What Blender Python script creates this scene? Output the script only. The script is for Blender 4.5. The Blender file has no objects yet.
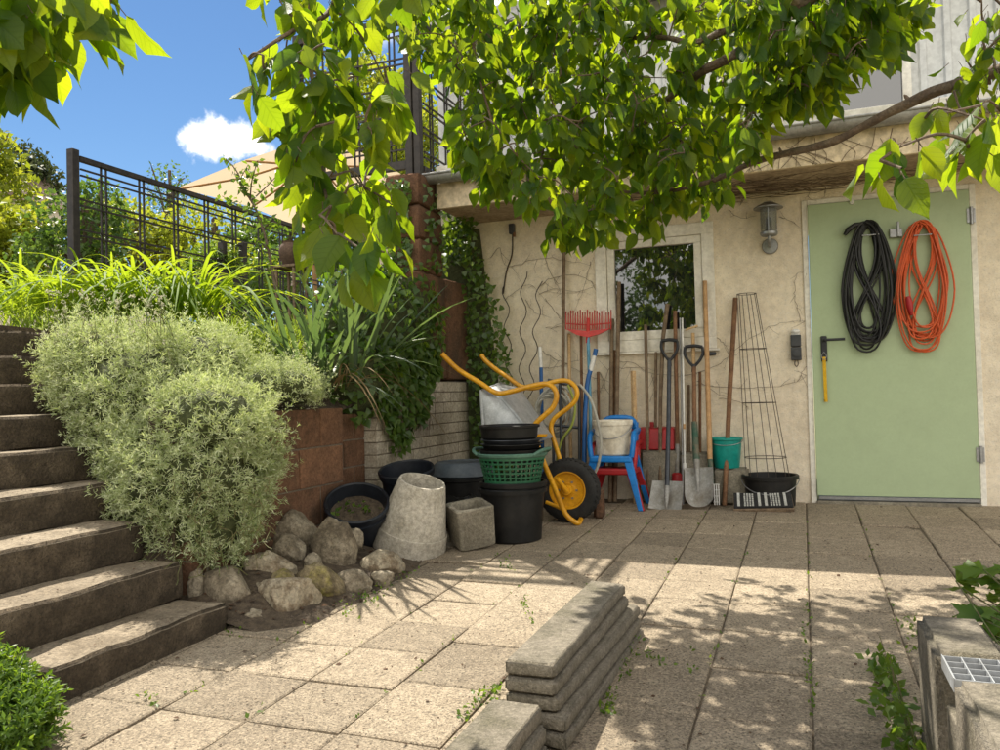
import bpy, bmesh, math, random
import numpy as np
from mathutils import Vector, Matrix, noise
random.seed(7); rng = np.random.default_rng(11)
PI = math.pi; R = math.radians
scene = bpy.context.scene; COL = scene.collection
# ------------------------------------------------------------------ camera (1000 x 750 photograph grid)
FPX = 800.0; YAW, PITCH, ROLL = R(20.7), R(1.4), R(1.45)
CF = Vector((-math.sin(YAW)*math.cos(PITCH), math.cos(YAW)*math.cos(PITCH), math.sin(PITCH)))
_r0 = Vector((math.cos(YAW), math.sin(YAW), 0)); _u0 = _r0.cross(CF)
CR = math.cos(ROLL)*_r0 - math.sin(ROLL)*_u0; CU = math.cos(ROLL)*_u0 + math.sin(ROLL)*_r0
CAM = Vector((0, 0, 0.789)); WALL = 5.88; SL = 0.035
def ray(x, y): return CF + CR*((x-500)/FPX) - CU*((y-375)/FPX)
def P(x, y, Y): d = ray(x, y); return CAM + d*(Y/d.y)
def PX(x, y, X): d = ray(x, y); return CAM + d*(X/d.x)
def PZ(x, y, z): d = ray(x, y); return CAM + d*((z-CAM.z)/d.z)
def D(x, y, dep): return CAM + ray(x, y)*dep
def G(x, y):
    d = ray(x, y); return CAM + d*((-CAM.z-SL*WALL)/(d.z-SL*d.y))
def gz(Y): return SL*(min(Y, WALL)-WALL)
def proj(p):
    v = Vector(p)-CAM; k = v.dot(CF); return 500+FPX*v.dot(CR)/k, 375-FPX*v.dot(CU)/k
cam = bpy.data.cameras.new('camera'); co = bpy.data.objects.new('camera', cam); COL.objects.link(co)
co.matrix_world = Matrix(((CR.x, CU.x, -CF.x, CAM.x), (CR.y, CU.y, -CF.y, CAM.y), (CR.z, CU.z, -CF.z, CAM.z), (0, 0, 0, 1)))
cam.sensor_width = 36; cam.lens = 36*FPX/1000; cam.clip_start = 0.05; cam.clip_end = 2000
scene.camera = co
# ------------------------------------------------------------------ light
SUN = Vector((-0.46, 0.46, 1.0)).normalized()
sl = bpy.data.lights.new('sun', 'SUN'); so = bpy.data.objects.new('sun', sl); COL.objects.link(so)
sl.energy = 4.6; sl.angle = R(0.53); sl.color = (1, 0.93, 0.80)
so.rotation_euler = (-SUN).to_track_quat('-Z', 'Y').to_euler(); so.location = (-6, 6, 14)
w = bpy.data.worlds.new('World'); scene.world = w; w.use_nodes = True
nt = w.node_tree; N = nt.nodes; Lk = nt.links
bg = N['Background']; sky = N.new('ShaderNodeTexSky'); sky.sky_type = 'NISHITA'; sky.sun_disc = False
sky.sun_elevation = math.asin(SUN.z); sky.sun_rotation = math.atan2(SUN.x, SUN.y)
sky.air_density = 1.0; sky.dust_density = 0.1; sky.ozone_density = 3.0
tc = N.new('ShaderNodeTexCoord')
def cloud(px, py, rad, sc, lo, hi, seed):
    c = ray(px, py).normalized()
    sub = N.new('ShaderNodeVectorMath'); sub.operation = 'SUBTRACT'; sub.inputs[1].default_value = c
    Lk.new(tc.outputs['Generated'], sub.inputs[0])
    scl = N.new('ShaderNodeVectorMath'); scl.operation = 'MULTIPLY'; scl.inputs[1].default_value = (1, 1, 1.5); Lk.new(sub.outputs[0], scl.inputs[0])
    ln = N.new('ShaderNodeVectorMath'); ln.operation = 'LENGTH'; Lk.new(scl.outputs[0], ln.inputs[0])
    mr = N.new('ShaderNodeMapRange'); mr.inputs[1].default_value = 0; mr.inputs[2].default_value = rad; mr.inputs[3].default_value = 0.62; mr.inputs[4].default_value = -0.15
    Lk.new(ln.outputs['Value'], mr.inputs[0])
    nz = N.new('ShaderNodeTexNoise'); nz.inputs['Scale'].default_value = sc; nz.inputs['Detail'].default_value = 7; nz.inputs['Roughness'].default_value = 0.58
    mp = N.new('ShaderNodeVectorMath'); mp.operation = 'ADD'; mp.inputs[1].default_value = (seed, seed*.7, 0); Lk.new(tc.outputs['Generated'], mp.inputs[0]); Lk.new(mp.outputs[0], nz.inputs['Vector'])
    ad = N.new('ShaderNodeMath'); ad.operation = 'ADD'; Lk.new(mr.outputs[0], ad.inputs[0]); Lk.new(nz.outputs[0], ad.inputs[1])
    ss = N.new('ShaderNodeMapRange'); ss.interpolation_type = 'SMOOTHSTEP'; ss.inputs[1].default_value = lo; ss.inputs[2].default_value = hi; Lk.new(ad.outputs[0], ss.inputs[0])
    return ss.outputs[0]
def fill_clouds_behind():  # unseen clouds added behind the camera to fill-light the shaded wall
    nz = N.new('ShaderNodeTexNoise'); nz.inputs['Scale'].default_value = 2.6; nz.inputs['Detail'].default_value = 8; nz.inputs['Roughness'].default_value = .55; Lk.new(tc.outputs['Generated'], nz.inputs['Vector'])
    dt = N.new('ShaderNodeVectorMath'); dt.operation = 'DOT_PRODUCT'; dt.inputs[1].default_value = (.35, -.9, .25); Lk.new(tc.outputs['Generated'], dt.inputs[0])
    a = N.new('ShaderNodeMapRange'); a.inputs[1].default_value = -.25; a.inputs[2].default_value = .45; a.inputs[3].default_value = -.5; a.inputs[4].default_value = .26; Lk.new(dt.outputs['Value'], a.inputs[0])
    b = N.new('ShaderNodeMath'); b.operation = 'ADD'; Lk.new(a.outputs[0], b.inputs[0]); Lk.new(nz.outputs[0], b.inputs[1])
    s = N.new('ShaderNodeMapRange'); s.interpolation_type = 'SMOOTHSTEP'; s.inputs[1].default_value = .5; s.inputs[2].default_value = .72; Lk.new(b.outputs[0], s.inputs[0]); return s.outputs[0]
c4 = fill_clouds_behind()
c1 = cloud(222, 140, 0.105, 19, 0.80, 1.02, 5.4)
c2 = cloud(520, -20, 0.36, 7, 0.72, 0.95, 8.3)
c3 = cloud(60, 170, 0.25, 9, 1.02, 1.5, 1.7)
mx = N.new('ShaderNodeMath'); mx.operation = 'MAXIMUM'; Lk.new(c1, mx.inputs[0]); Lk.new(c2, mx.inputs[1])
mx2 = N.new('ShaderNodeMath'); mx2.operation = 'MAXIMUM'; Lk.new(mx.outputs[0], mx2.inputs[0]); Lk.new(c3, mx2.inputs[1])
mx3 = N.new('ShaderNodeMath'); mx3.operation = 'MAXIMUM'; Lk.new(mx2.outputs[0], mx3.inputs[0]); Lk.new(c4, mx3.inputs[1])
hs = N.new('ShaderNodeHueSaturation'); hs.inputs['Saturation'].default_value = 1.16; hs.inputs['Value'].default_value = .66; Lk.new(sky.outputs[0], hs.inputs['Color'])
mixw = N.new('ShaderNodeMix'); mixw.data_type = 'RGBA'; mixw.inputs[7].default_value = (11.5, 11.0, 10.1, 1)  # cloud white, raised to strengthen the added fill on the wall
Lk.new(mx3.outputs[0], mixw.inputs[0]); Lk.new(hs.outputs[0], mixw.inputs[6]); Lk.new(mixw.outputs[2], bg.inputs[0])
bg.inputs[1].default_value = 0.09
scene.view_settings.view_transform = 'Standard'; scene.view_settings.look = 'None'
scene.view_settings.exposure = 1.02; scene.view_settings.gamma = 1; scene.view_settings.use_curve_mapping = False
scene.render.engine = 'CYCLES'
cy = scene.cycles; cy.use_denoising = True; cy.max_bounces = 10; cy.diffuse_bounces = 5; cy.glossy_bounces = 3
cy.transmission_bounces = 5; cy.transparent_max_bounces = 6; cy.caustics_reflective = False; cy.caustics_refractive = False; cy.use_adaptive_sampling = True
# ------------------------------------------------------------------ materials
def srgb(r, g, b):
    f = lambda c: (c/255/12.92) if c/255 <= 0.04045 else ((c/255+0.055)/1.055)**2.4
    return (f(r), f(g), f(b))
def newmat(name):
    m = bpy.data.materials.new(name); m.use_nodes = True; return m, m.node_tree.nodes, m.node_tree.links
def mat(name, c1, c2=None, c3=None, rough=0.8, scale=8, detail=6, bump=0.0, bscale=60, metal=0.0, spec=0.4, speck=0, sscale=300, lo=0.41, hi=0.59, island=0.0, clump=0, cscale=1.3, coat=0, grain=None, smin=.56, smax=.64):
    """noise-mottled surface: c1/c2 at one scale, c3 in broad stains, optional speckle, per-piece tint, bump"""
    m, n, l = newmat(name); b = n['Principled BSDF']
    b.inputs['Roughness'].default_value = rough; b.inputs['Metallic'].default_value = metal; b.inputs['Specular IOR Level'].default_value = spec; b.inputs['Coat Weight'].default_value = coat
    tc = n.new('ShaderNodeTexCoord'); c2 = c2 or c1
    def noi(s, d=6, off=0):
        t = n.new('ShaderNodeTexNoise'); t.inputs['Scale'].default_value = s; t.inputs['Detail'].default_value = d; t.inputs['Roughness'].default_value = .66
        if off:
            v = n.new('ShaderNodeVectorMath'); v.operation = 'ADD'; v.inputs[1].default_value = (off, off, off); l.new(tc.outputs['Object'], v.inputs[0]); l.new(v.outputs[0], t.inputs[0])
        else: l.new(tc.outputs['Object'], t.inputs[0])
        return t
    def rng_(src, a, z):
        r = n.new('ShaderNodeMapRange'); r.inputs[1].default_value = a; r.inputs[2].default_value = z; l.new(src, r.inputs[0]); return r.outputs[0]
    def mix(f, a, c, mode='MIX'):
        x = n.new('ShaderNodeMix'); x.data_type = 'RGBA'; x.blend_type = mode
        if isinstance(f, float): x.inputs[0].default_value = f
        else: l.new(f, x.inputs[0])
        for k, v in ((6, a), (7, c)):
            if isinstance(v, tuple): x.inputs[k].default_value = (*v, 1)
            else: l.new(v, x.inputs[k])
        return x.outputs[2]
    col = mix(rng_(noi(scale, detail).outputs[0], lo, hi), c1, c2)
    if c3: col = mix(rng_(noi(cscale, 5, 3.7).outputs[0], .5, .72), col, c3)
    if speck:
        s = noi(sscale, 2, 9.1); k = rng_(s.outputs[0], smin, smax)
        mm = n.new('ShaderNodeMath'); mm.operation = 'MULTIPLY'; mm.inputs[1].default_value = speck; l.new(k, mm.inputs[0]); col = mix(mm.outputs[0], col, tuple(v*.35 for v in c1))
        s2 = noi(sscale*.8, 2, 5.3); k2 = rng_(s2.outputs[0], smin, smax)
        m2 = n.new('ShaderNodeMath'); m2.operation = 'MULTIPLY'; m2.inputs[1].default_value = speck*.7; l.new(k2, m2.inputs[0]); col = mix(m2.outputs[0], col, tuple(min(.85, v*1.7) for v in c2))
    gk = grain if grain is not None else (.22 if rough >= .75 else .10)
    if gk:
        g1 = noi(scale*6.5, 4, 1.3); r = n.new('ShaderNodeMapRange'); r.inputs[1].default_value = .35; r.inputs[2].default_value = .65; r.inputs[3].default_value = 1-gk*1.3; r.inputs[4].default_value = 1+gk; l.new(g1.outputs[0], r.inputs[0])
        hv = n.new('ShaderNodeHueSaturation'); l.new(r.outputs[0], hv.inputs['Value'])
        if isinstance(col, tuple): hv.inputs['Color'].default_value = (*col, 1)
        else: l.new(col, hv.inputs['Color'])
        col = hv.outputs[0]
    if island:
        gi = n.new('ShaderNodeNewGeometry'); r = n.new('ShaderNodeMapRange'); r.inputs[3].default_value = 1-island; r.inputs[4].default_value = 1+island*.6; l.new(gi.outputs['Random Per Island'], r.inputs[0])
        hv = n.new('ShaderNodeHueSaturation'); l.new(col, hv.inputs['Color']); l.new(r.outputs[0], hv.inputs['Value']); col = hv.outputs[0]
    if isinstance(col, tuple): b.inputs['Base Color'].default_value = (*col, 1)
    else: l.new(col, b.inputs['Base Color'])
    if bump:
        t = noi(bscale, 4, 2.2); bp = n.new('ShaderNodeBump'); bp.inputs['Strength'].default_value = min(1, bump); bp.inputs['Distance'].default_value = .01
        l.new(t.outputs[0], bp.inputs['Height']); l.new(bp.outputs[0], b.inputs['Normal'])
    if rough < .75:
        rr = rng_(noi(scale*2.3, 4, 6.6).outputs[0], .2, .8); a = n.new('ShaderNodeMapRange'); a.inputs[3].default_value = max(.05, rough-.1); a.inputs[4].default_value = min(1, rough+.15); l.new(rr, a.inputs[0]); l.new(a.outputs[0], b.inputs['Roughness'])
    return m
def leafmat(name, c1, c2, t1, t2, trans=0.5, rough=0.45, spec=0.4, veins=False):
    m, n, l = newmat(name); n.remove(n['Principled BSDF']); out = n['Material Output']
    gi = n.new('ShaderNodeNewGeometry')
    def mx(a, c):
        x = n.new('ShaderNodeMix'); x.data_type = 'RGBA'; l.new(gi.outputs['Random Per Island'], x.inputs[0]); x.inputs[6].default_value = (*a, 1); x.inputs[7].default_value = (*c, 1); return x.outputs[2]
    p = n.new('ShaderNodeBsdfPrincipled'); p.inputs['Roughness'].default_value = rough; p.inputs['Specular IOR Level'].default_value = spec; l.new(mx(c1, c2), p.inputs['Base Color'])
    tcol = mx(t1, t2)
    if veins:
        uv = n.new('ShaderNodeUVMap'); uv.uv_map = 'leaf'; sp = n.new('ShaderNodeSeparateXYZ'); l.new(uv.outputs[0], sp.inputs[0])
        ab = n.new('ShaderNodeMath'); ab.operation = 'ABSOLUTE'; l.new(sp.outputs[1], ab.inputs[0])
        ma = n.new('ShaderNodeMath'); ma.operation = 'MULTIPLY_ADD'; ma.inputs[1].default_value = -.55; l.new(ab.outputs[0], ma.inputs[0]); l.new(sp.outputs[0], ma.inputs[2])
        mu = n.new('ShaderNodeMath'); mu.operation = 'MULTIPLY'; mu.inputs[1].default_value = 7.5; l.new(ma.outputs[0], mu.inputs[0])
        fr = n.new('ShaderNodeMath'); fr.operation = 'FRACT'; l.new(mu.outputs[0], fr.inputs[0])
        lt = n.new('ShaderNodeMapRange'); lt.inputs[1].default_value = 0; lt.inputs[2].default_value = .22; lt.inputs[3].default_value = 1; lt.inputs[4].default_value = 0; l.new(fr.outputs[0], lt.inputs[0])
        md = n.new('ShaderNodeMapRange'); md.inputs[1].default_value = .0; md.inputs[2].default_value = .045; md.inputs[3].default_value = 1; md.inputs[4].default_value = 0; l.new(ab.outputs[0], md.inputs[0])
        mm = n.new('ShaderNodeMath'); mm.operation = 'MAXIMUM'; l.new(lt.outputs[0], mm.inputs[0]); l.new(md.outputs[0], mm.inputs[1])
        vm = n.new('ShaderNodeMath'); vm.operation = 'MULTIPLY'; vm.inputs[1].default_value = .5; l.new(mm.outputs[0], vm.inputs[0])
        x = n.new('ShaderNodeMix'); x.data_type = 'RGBA'; x.blend_type = 'MULTIPLY'; x.inputs[7].default_value = (.55, .62, .4, 1); l.new(vm.outputs[0], x.inputs[0]); l.new(tcol, x.inputs[6]); tcol = x.outputs[2]
        bp = n.new('ShaderNodeBump'); bp.inputs['Strength'].default_value = .35; bp.inputs['Distance'].default_value = .004; l.new(mm.outputs[0], bp.inputs['Height']); l.new(bp.outputs[0], p.inputs['Normal'])
    t = n.new('ShaderNodeBsdfTranslucent'); l.new(tcol, t.inputs['Color'])
    s = n.new('ShaderNodeMixShader'); s.inputs[0].default_value = trans; l.new(p.outputs[0], s.inputs[1]); l.new(t.outputs[0], s.inputs[2]); l.new(s.outputs[0], out.inputs[0])
    return m
M = {}
M['paver'] = mat('concrete_paver', (.42, .345, .25), (.31, .25, .178), (.24, .19, .135), rough=.9, scale=22, bump=1, bscale=150, speck=.9, sscale=120, smin=.54, smax=.60, island=.22, cscale=1.1)
M['bounce_ground'] = mat('pale_bounce_ground', (.27, .27, .13), (.36, .31, .19), (.22, .24, .10), rough=.95, scale=3, bump=.6, bscale=40, cscale=.5)  # ground made pale to bounce light from behind camera onto the shaded wall
M['soil'] = mat('soil', (.055, .04, .028), (.10, .075, .05), rough=.95, scale=30, bump=1, bscale=60)
M['joint'] = mat('joint_soil', (.10, .075, .05), (.17, .135, .095), rough=.95, scale=40, bump=.6, bscale=90)
M['step'] = mat('sunlit_worn_tread', (.33, .27, .195), (.23, .185, .13), (.15, .115, .075), rough=.92, scale=9, bump=1, bscale=90, speck=.5, sscale=150, cscale=3)  # step concrete, lightened as if sunlit, with some wear
M['riser'] = mat('shaded_grimy_riser', (.085, .064, .042), (.036, .027, .018), (.15, .115, .078), rough=.95, scale=16, bump=1, bscale=60, speck=.7, sscale=120, cscale=5, lo=.3, hi=.7)  # same concrete with the riser's shade put into the colour, plus grime
M['edging'] = mat('concrete_edging_stone', (.155, .135, .10), (.225, .195, .15), (.10, .09, .055), rough=.9, scale=12, bump=.8, bscale=120, speck=.4, sscale=230, cscale=4)
M['concrete_light'] = mat('pale_cast_concrete', (.50, .46, .39), (.40, .365, .30), (.28, .25, .19), rough=.85, scale=7, bump=.35, bscale=120, speck=.3, sscale=180, cscale=4)
M['concrete_grey'] = mat('exposed_concrete', (.30, .27, .21), (.22, .195, .15), (.16, .14, .10), rough=.9, scale=10, bump=.8, bscale=140, speck=.5, sscale=240, cscale=3)
M['plaster'] = mat('ochre_plaster', (.80, .71, .56), (.75, .655, .51), (.60, .505, .38), rough=.92, scale=3.4, bump=.7, bscale=90, speck=.22, sscale=70, cscale=1.7, grain=.07)
M['fascia'] = mat('painted_fascia', (.68, .57, .41), (.60, .49, .34), (.46, .37, .25), rough=.85, scale=3, bump=.2, bscale=90, cscale=1.2)
M['soffit'] = mat('soffit_board', (.42, .33, .23), (.34, .26, .18), rough=.9, scale=5, bump=.2)
M['zinc'] = mat('aged_zinc', (.36, .36, .35), (.27, .27, .26), (.20, .19, .17), rough=.5, scale=9, metal=.75, cscale=3)
M['galv'] = mat('galvanised_sheet', (.50, .52, .54), (.40, .42, .44), (.30, .31, .32), rough=.5, scale=16, metal=.55, cscale=5)
M['steel_worn'] = mat('worn_shovel_steel', (.34, .335, .32), (.26, .255, .24), (.17, .145, .115), rough=.6, scale=14, metal=.4, cscale=8)
M['cladding'] = mat('corrugated_cladding', (.60, .61, .61), (.54, .55, .555), rough=.55, scale=3, spec=.4)
M['white_trim'] = mat('white_trim', (.74, .71, .64), (.66, .62, .54), (.55, .51, .42), rough=.6, scale=6, bump=.1, cscale=2.5)
M['white_frame'] = mat('white_window_frame', (.78, .75, .68), (.70, .66, .58), (.6, .56, .48), rough=.55, scale=5, cscale=3)
M['door_green'] = mat('pale_green_door_paint', (.385, .475, .29), (.375, .462, .282), (.355, .435, .265), rough=.5, scale=3.2, cscale=2.4, bump=.10, bscale=180, grain=.02, speck=.04, sscale=60)
M['whitebrick'] = mat('white_painted_brick', (.56, .50, .41), (.45, .39, .31), (.30, .25, .18), rough=.9, scale=9, bump=.6, bscale=70, island=.16, cscale=3)
M['mortar'] = mat('mortar', (.16, .13, .10), (.22, .18, .135), rough=.95, scale=20, bump=.5)
M['redstone'] = mat('red_sandstone_block', (.225, .115, .065), (.155, .08, .046), (.08, .055, .036), rough=.95, scale=10, bump=1, bscale=100, speck=.5, sscale=190, island=.22, cscale=3)
M['blackmetal'] = mat('dark_trellis_metal', (.028, .024, .022), (.045, .038, .033), rough=.5, scale=20, metal=.2)
M['rock'] = mat('garden_rock', (.23, .19, .135), (.11, .088, .06), (.34, .295, .22), rough=.92, scale=9, bump=1, bscale=45, speck=.55, sscale=110, cscale=8, lo=.45, hi=.55)
M['rock_moss'] = mat('mossy_rock', (.25, .20, .12), (.14, .11, .065), (.27, .24, .035), rough=.95, scale=9, bump=1, bscale=45, speck=.55, sscale=110, cscale=6, lo=.45, hi=.55)
M['rock_pale'] = mat('pale_veined_rock', (.33, .28, .20), (.15, .11, .07), (.40, .36, .28), rough=.92, scale=9, bump=1, bscale=40, cscale=9, speck=.4, sscale=100, lo=.45, hi=.55)
M['black_plastic'] = mat('black_plastic', (.006, .006, .0065), (.010, .010, .010), (.022, .02, .018), spec=.3, rough=.45, scale=9, cscale=4)
M['blue_black'] = mat('blue_black_plastic', (.009, .011, .016), (.015, .018, .025), spec=.3, rough=.4, scale=8)
M['slate_plastic'] = mat('slate_plastic', (.075, .095, .12), (.10, .12, .145), rough=.5, scale=8)
M['green_plastic'] = mat('dark_green_plastic', (.022, .115, .055), (.018, .09, .042), rough=.42, scale=8)
M['green_faded'] = mat('faded_green_plastic', (.10, .20, .15), (.075, .16, .12), rough=.5, scale=9)
M['teal_plastic'] = mat('teal_plastic', (.004, .26, .22), (.003, .22, .19), rough=.38, scale=6)
M['white_plastic'] = mat('grubby_white_plastic', (.76, .71, .60), (.66, .60, .48), (.44, .38, .29), rough=.5, scale=7, cscale=6)
M['blue_plastic'] = mat('bright_blue_plastic', (.008, .20, .60), (.006, .16, .50), rough=.35, scale=6)
M['blue_paint'] = mat('blue_painted_tube', (.012, .10, .32), (.01, .085, .27), rough=.4, scale=12)
M['lightblue_paint'] = mat('light_blue_tube', (.12, .32, .48), (.10, .27, .40), rough=.45, scale=12)
M['red_plastic'] = mat('red_plastic', (.38, .014, .018), (.30, .012, .015), rough=.4, scale=8)
M['rake_red'] = mat('rake_red_plastic', (.56, .045, .035), (.46, .035, .03), rough=.45, scale=12)
M['yellow_paint'] = mat('yellow_barrow_paint', (.72, .36, .012), (.62, .29, .01), (.45, .2, .015), rough=.38, scale=10, cscale=7, coat=.2)
M['rubber'] = mat('tyre_rubber', (.012, .012, .012), (.022, .021, .02), rough=.75, scale=15)
M['wood_grey'] = mat('weathered_grey_wood', (.21, .15, .095), (.13, .09, .058), rough=.85, scale=22, bump=.4, bscale=60)
M['wood_tan'] = mat('tan_ash_wood', (.50, .30, .14), (.38, .22, .10), rough=.6, scale=18, bump=.2)
M['wood_brown'] = mat('brown_wood', (.22, .115, .058), (.15, .075, .04), rough=.8, scale=18, bump=.3)
M['wood_pale'] = mat('pale_raw_wood', (.56, .38, .20), (.46, .30, .15), rough=.75, scale=14, bump=.2)
M['dark_handle'] = mat('dark_shovel_plastic', (.016, .017, .02), (.024, .025, .03), rough=.45, scale=9)
M['dark_tube'] = mat('dark_steel_tube', (.04, .045, .055), (.06, .065, .075), rough=.4, metal=.5, scale=12)
M['green_tube'] = mat('green_painted_socket', (.018, .075, .045), (.05, .085, .06), (.16, .12, .08), rough=.55, scale=16, cscale=12)
M['white_paint'] = mat('white_paint', (.74, .73, .70), (.64, .63, .60), rough=.45, scale=9)
M['orange_cable'] = mat('orange_cable_sheath', (.60, .10, .025), (.52, .085, .02), rough=.45, scale=9)
M['black_cable'] = mat('black_cable_sheath', (.008, .008, .008), (.014, .014, .014), rough=.45, scale=9)
M['grey_hose'] = mat('pale_grey_hose', (.42, .41, .36), (.33, .32, .28), rough=.5, scale=9)
M['green_hose'] = mat('yellow_green_hose', (.30, .34, .06), (.25, .29, .05), rough=.5, scale=9)
M['yellow_strap'] = mat('yellow_strap', (.66, .40, .01), (.55, .32, .01), rough=.7, scale=20)
M['grey_steel'] = mat('plain_grey_steel', (.33, .33, .33), (.27, .27, .27), rough=.4, metal=.7, scale=12)
M['rust_wire'] = mat('rusty_wire', (.075, .055, .042), (.045, .035, .03), rough=.7, metal=.3, scale=30)
M['twig'] = mat('bare_creeper_twig', (.19, .14, .10), (.11, .08, .055), rough=.9, scale=25)
M['bark'] = mat('cherry_bark', (.14, .095, .062), (.085, .06, .042), (.19, .15, .105), rough=.85, scale=14, bump=1, bscale=60, cscale=9)
M['mat_dark'] = mat('mat_black_fibre', (.018, .018, .018), (.03, .03, .03), rough=.95, scale=60, bump=.8, bscale=200)
M['mat_white'] = mat('mat_white_fibre', (.55, .55, .52), (.42, .42, .39), rough=.95, scale=60, bump=.8, bscale=200)
M['fabric'] = mat('beige_parasol_cloth', (.55, .42, .28), (.50, .38, .25), rough=.85, scale=4)
M['terracotta'] = mat('brown_clay', (.12, .075, .05), (.08, .05, .035), rough=.85, scale=9)
M['roof_tile'] = mat('brown_roof_tile', (.19, .13, .095), (.13, .09, .065), rough=.9, scale=9)
M['socket'] = mat('anthracite_socket', (.035, .038, .042), (.05, .052, .056), rough=.5, scale=9)
M['petal_litter'] = mat('dry_litter', (.10, .055, .03), (.06, .035, .02), rough=.95, scale=40, island=.4)
m, n, l = newmat('window_pane_glass'); b = n['Principled BSDF']; b.inputs['Base Color'].default_value = (.012, .013, .015, 1); b.inputs['Roughness'].default_value = .015; b.inputs['IOR'].default_value = 2.3; b.inputs['Specular IOR Level'].default_value = .5; M['pane'] = m
m, n, l = newmat('lamp_glass'); b = n['Principled BSDF']; b.inputs['Base Color'].default_value = (.75, .78, .75, 1); b.inputs['Roughness'].default_value = .08; b.inputs['Transmission Weight'].default_value = .9; b.inputs['IOR'].default_value = 1.2; M['lampglass'] = m
# parasol cloth glows through
m, n, l = newmat('parasol_cloth'); p = n['Principled BSDF']; p.inputs['Base Color'].default_value = (.58, .47, .34, 1); p.inputs['Roughness'].default_value = .9
t = n.new('ShaderNodeBsdfTranslucent'); t.inputs[0].default_value = (.60, .48, .33, 1); s = n.new('ShaderNodeMixShader'); s.inputs[0].default_value = .5
l.new(p.outputs[0], s.inputs[1]); l.new(t.outputs[0], s.inputs[2]); l.new(s.outputs[0], n['Material Output'].inputs[0]); M['parasol'] = m
M['cherry'] = leafmat('cherry_leaf', (.022, .058, .009), (.04, .088, .014), (.22, .39, .008), (.62, .72, .015), .58, .5, .35, True)
M['snow'] = leafmat('silver_green_leaf', (.27, .34, .15), (.70, .74, .50), (.45, .56, .12), (.68, .72, .30), .36, .6, .25)
M['snowflower'] = leafmat('pale_dry_flower', (.42, .42, .30), (.55, .52, .40), (.4, .4, .25), (.5, .48, .32), .35, .7, .2)
M['daylily'] = leafmat('daylily_blade', (.10, .19, .012), (.15, .25, .02), (.36, .50, .015), (.52, .62, .03), .5, .6, .2)
M['iris'] = leafmat('iris_blade', (.065, .105, .058), (.11, .155, .085), (.14, .24, .05), (.22, .32, .07), .3, .38, .5)
M['dryblade'] = leafmat('dry_blade', (.28, .20, .10), (.20, .14, .07), (.3, .2, .08), (.25, .17, .07), .3, .7, .2)
M['ivy'] = leafmat('ivy_leaf', (.04, .085, .016), (.09, .155, .03), (.14, .29, .014), (.34, .46, .025), .4, .32, .5)
M['grass'] = leafmat('meadow_grass', (.10, .17, .02), (.17, .24, .04), (.30, .44, .03), (.44, .52, .06), .45, .5, .3)
M['lushgreen'] = leafmat('fresh_green_leaf', (.05, .105, .016), (.10, .17, .026), (.18, .33, .018), (.34, .46, .03), .42, .4, .4)
M['bg_yellow'] = leafmat('yellow_green_foliage', (.14, .19, .018), (.24, .27, .03), (.38, .46, .02), (.55, .56, .04), .45, .5, .3)
M['bg_mid'] = leafmat('mid_green_foliage', (.045, .095, .022), (.09, .15, .035), (.14, .26, .02), (.24, .36, .04), .38, .45, .4)
M['bg_dark'] = leafmat('dark_conifer_needles', (.035, .055, .022), (.075, .085, .03), (.06, .10, .02), (.12, .14, .03), .22, .55, .3)
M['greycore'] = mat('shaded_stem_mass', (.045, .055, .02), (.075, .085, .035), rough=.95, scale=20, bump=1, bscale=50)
M['stem'] = mat('green_stem', (.09, .13, .035), (.12, .10, .04), rough=.8, scale=20)
# ------------------------------------------------------------------ object helpers
ORG = {}
def tag(o, label=None, cat=None, group=None, kind=None):
    if label: o['label'] = label
    if cat: o['category'] = cat
    if group: o['group'] = group
    if kind: o['kind'] = kind
    return o
def thing(name, label, cat, loc, group=None):
    o = bpy.data.objects.new(name, None); COL.objects.link(o); o.location = loc; o.empty_display_size = .1
    ORG[o] = Vector(loc); return tag(o, label, cat, group)
def link(me, name, m, parent, origin):
    o = bpy.data.objects.new(name, me); COL.objects.link(o)
    if m is not None:
        for x in (m if isinstance(m, list) else [m]): me.materials.append(x)
    if parent is not None: o.parent = parent; ORG[o] = origin
    else: o.location = origin; ORG[o] = origin
    return o
def frame_from(d):
    d = Vector(d).normalized(); a = Vector((0, 0, 1)) if abs(d.z) < .95 else Vector((1, 0, 0))
    u = d.cross(a).normalized(); return u, d.cross(u).normalized(), d
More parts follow.
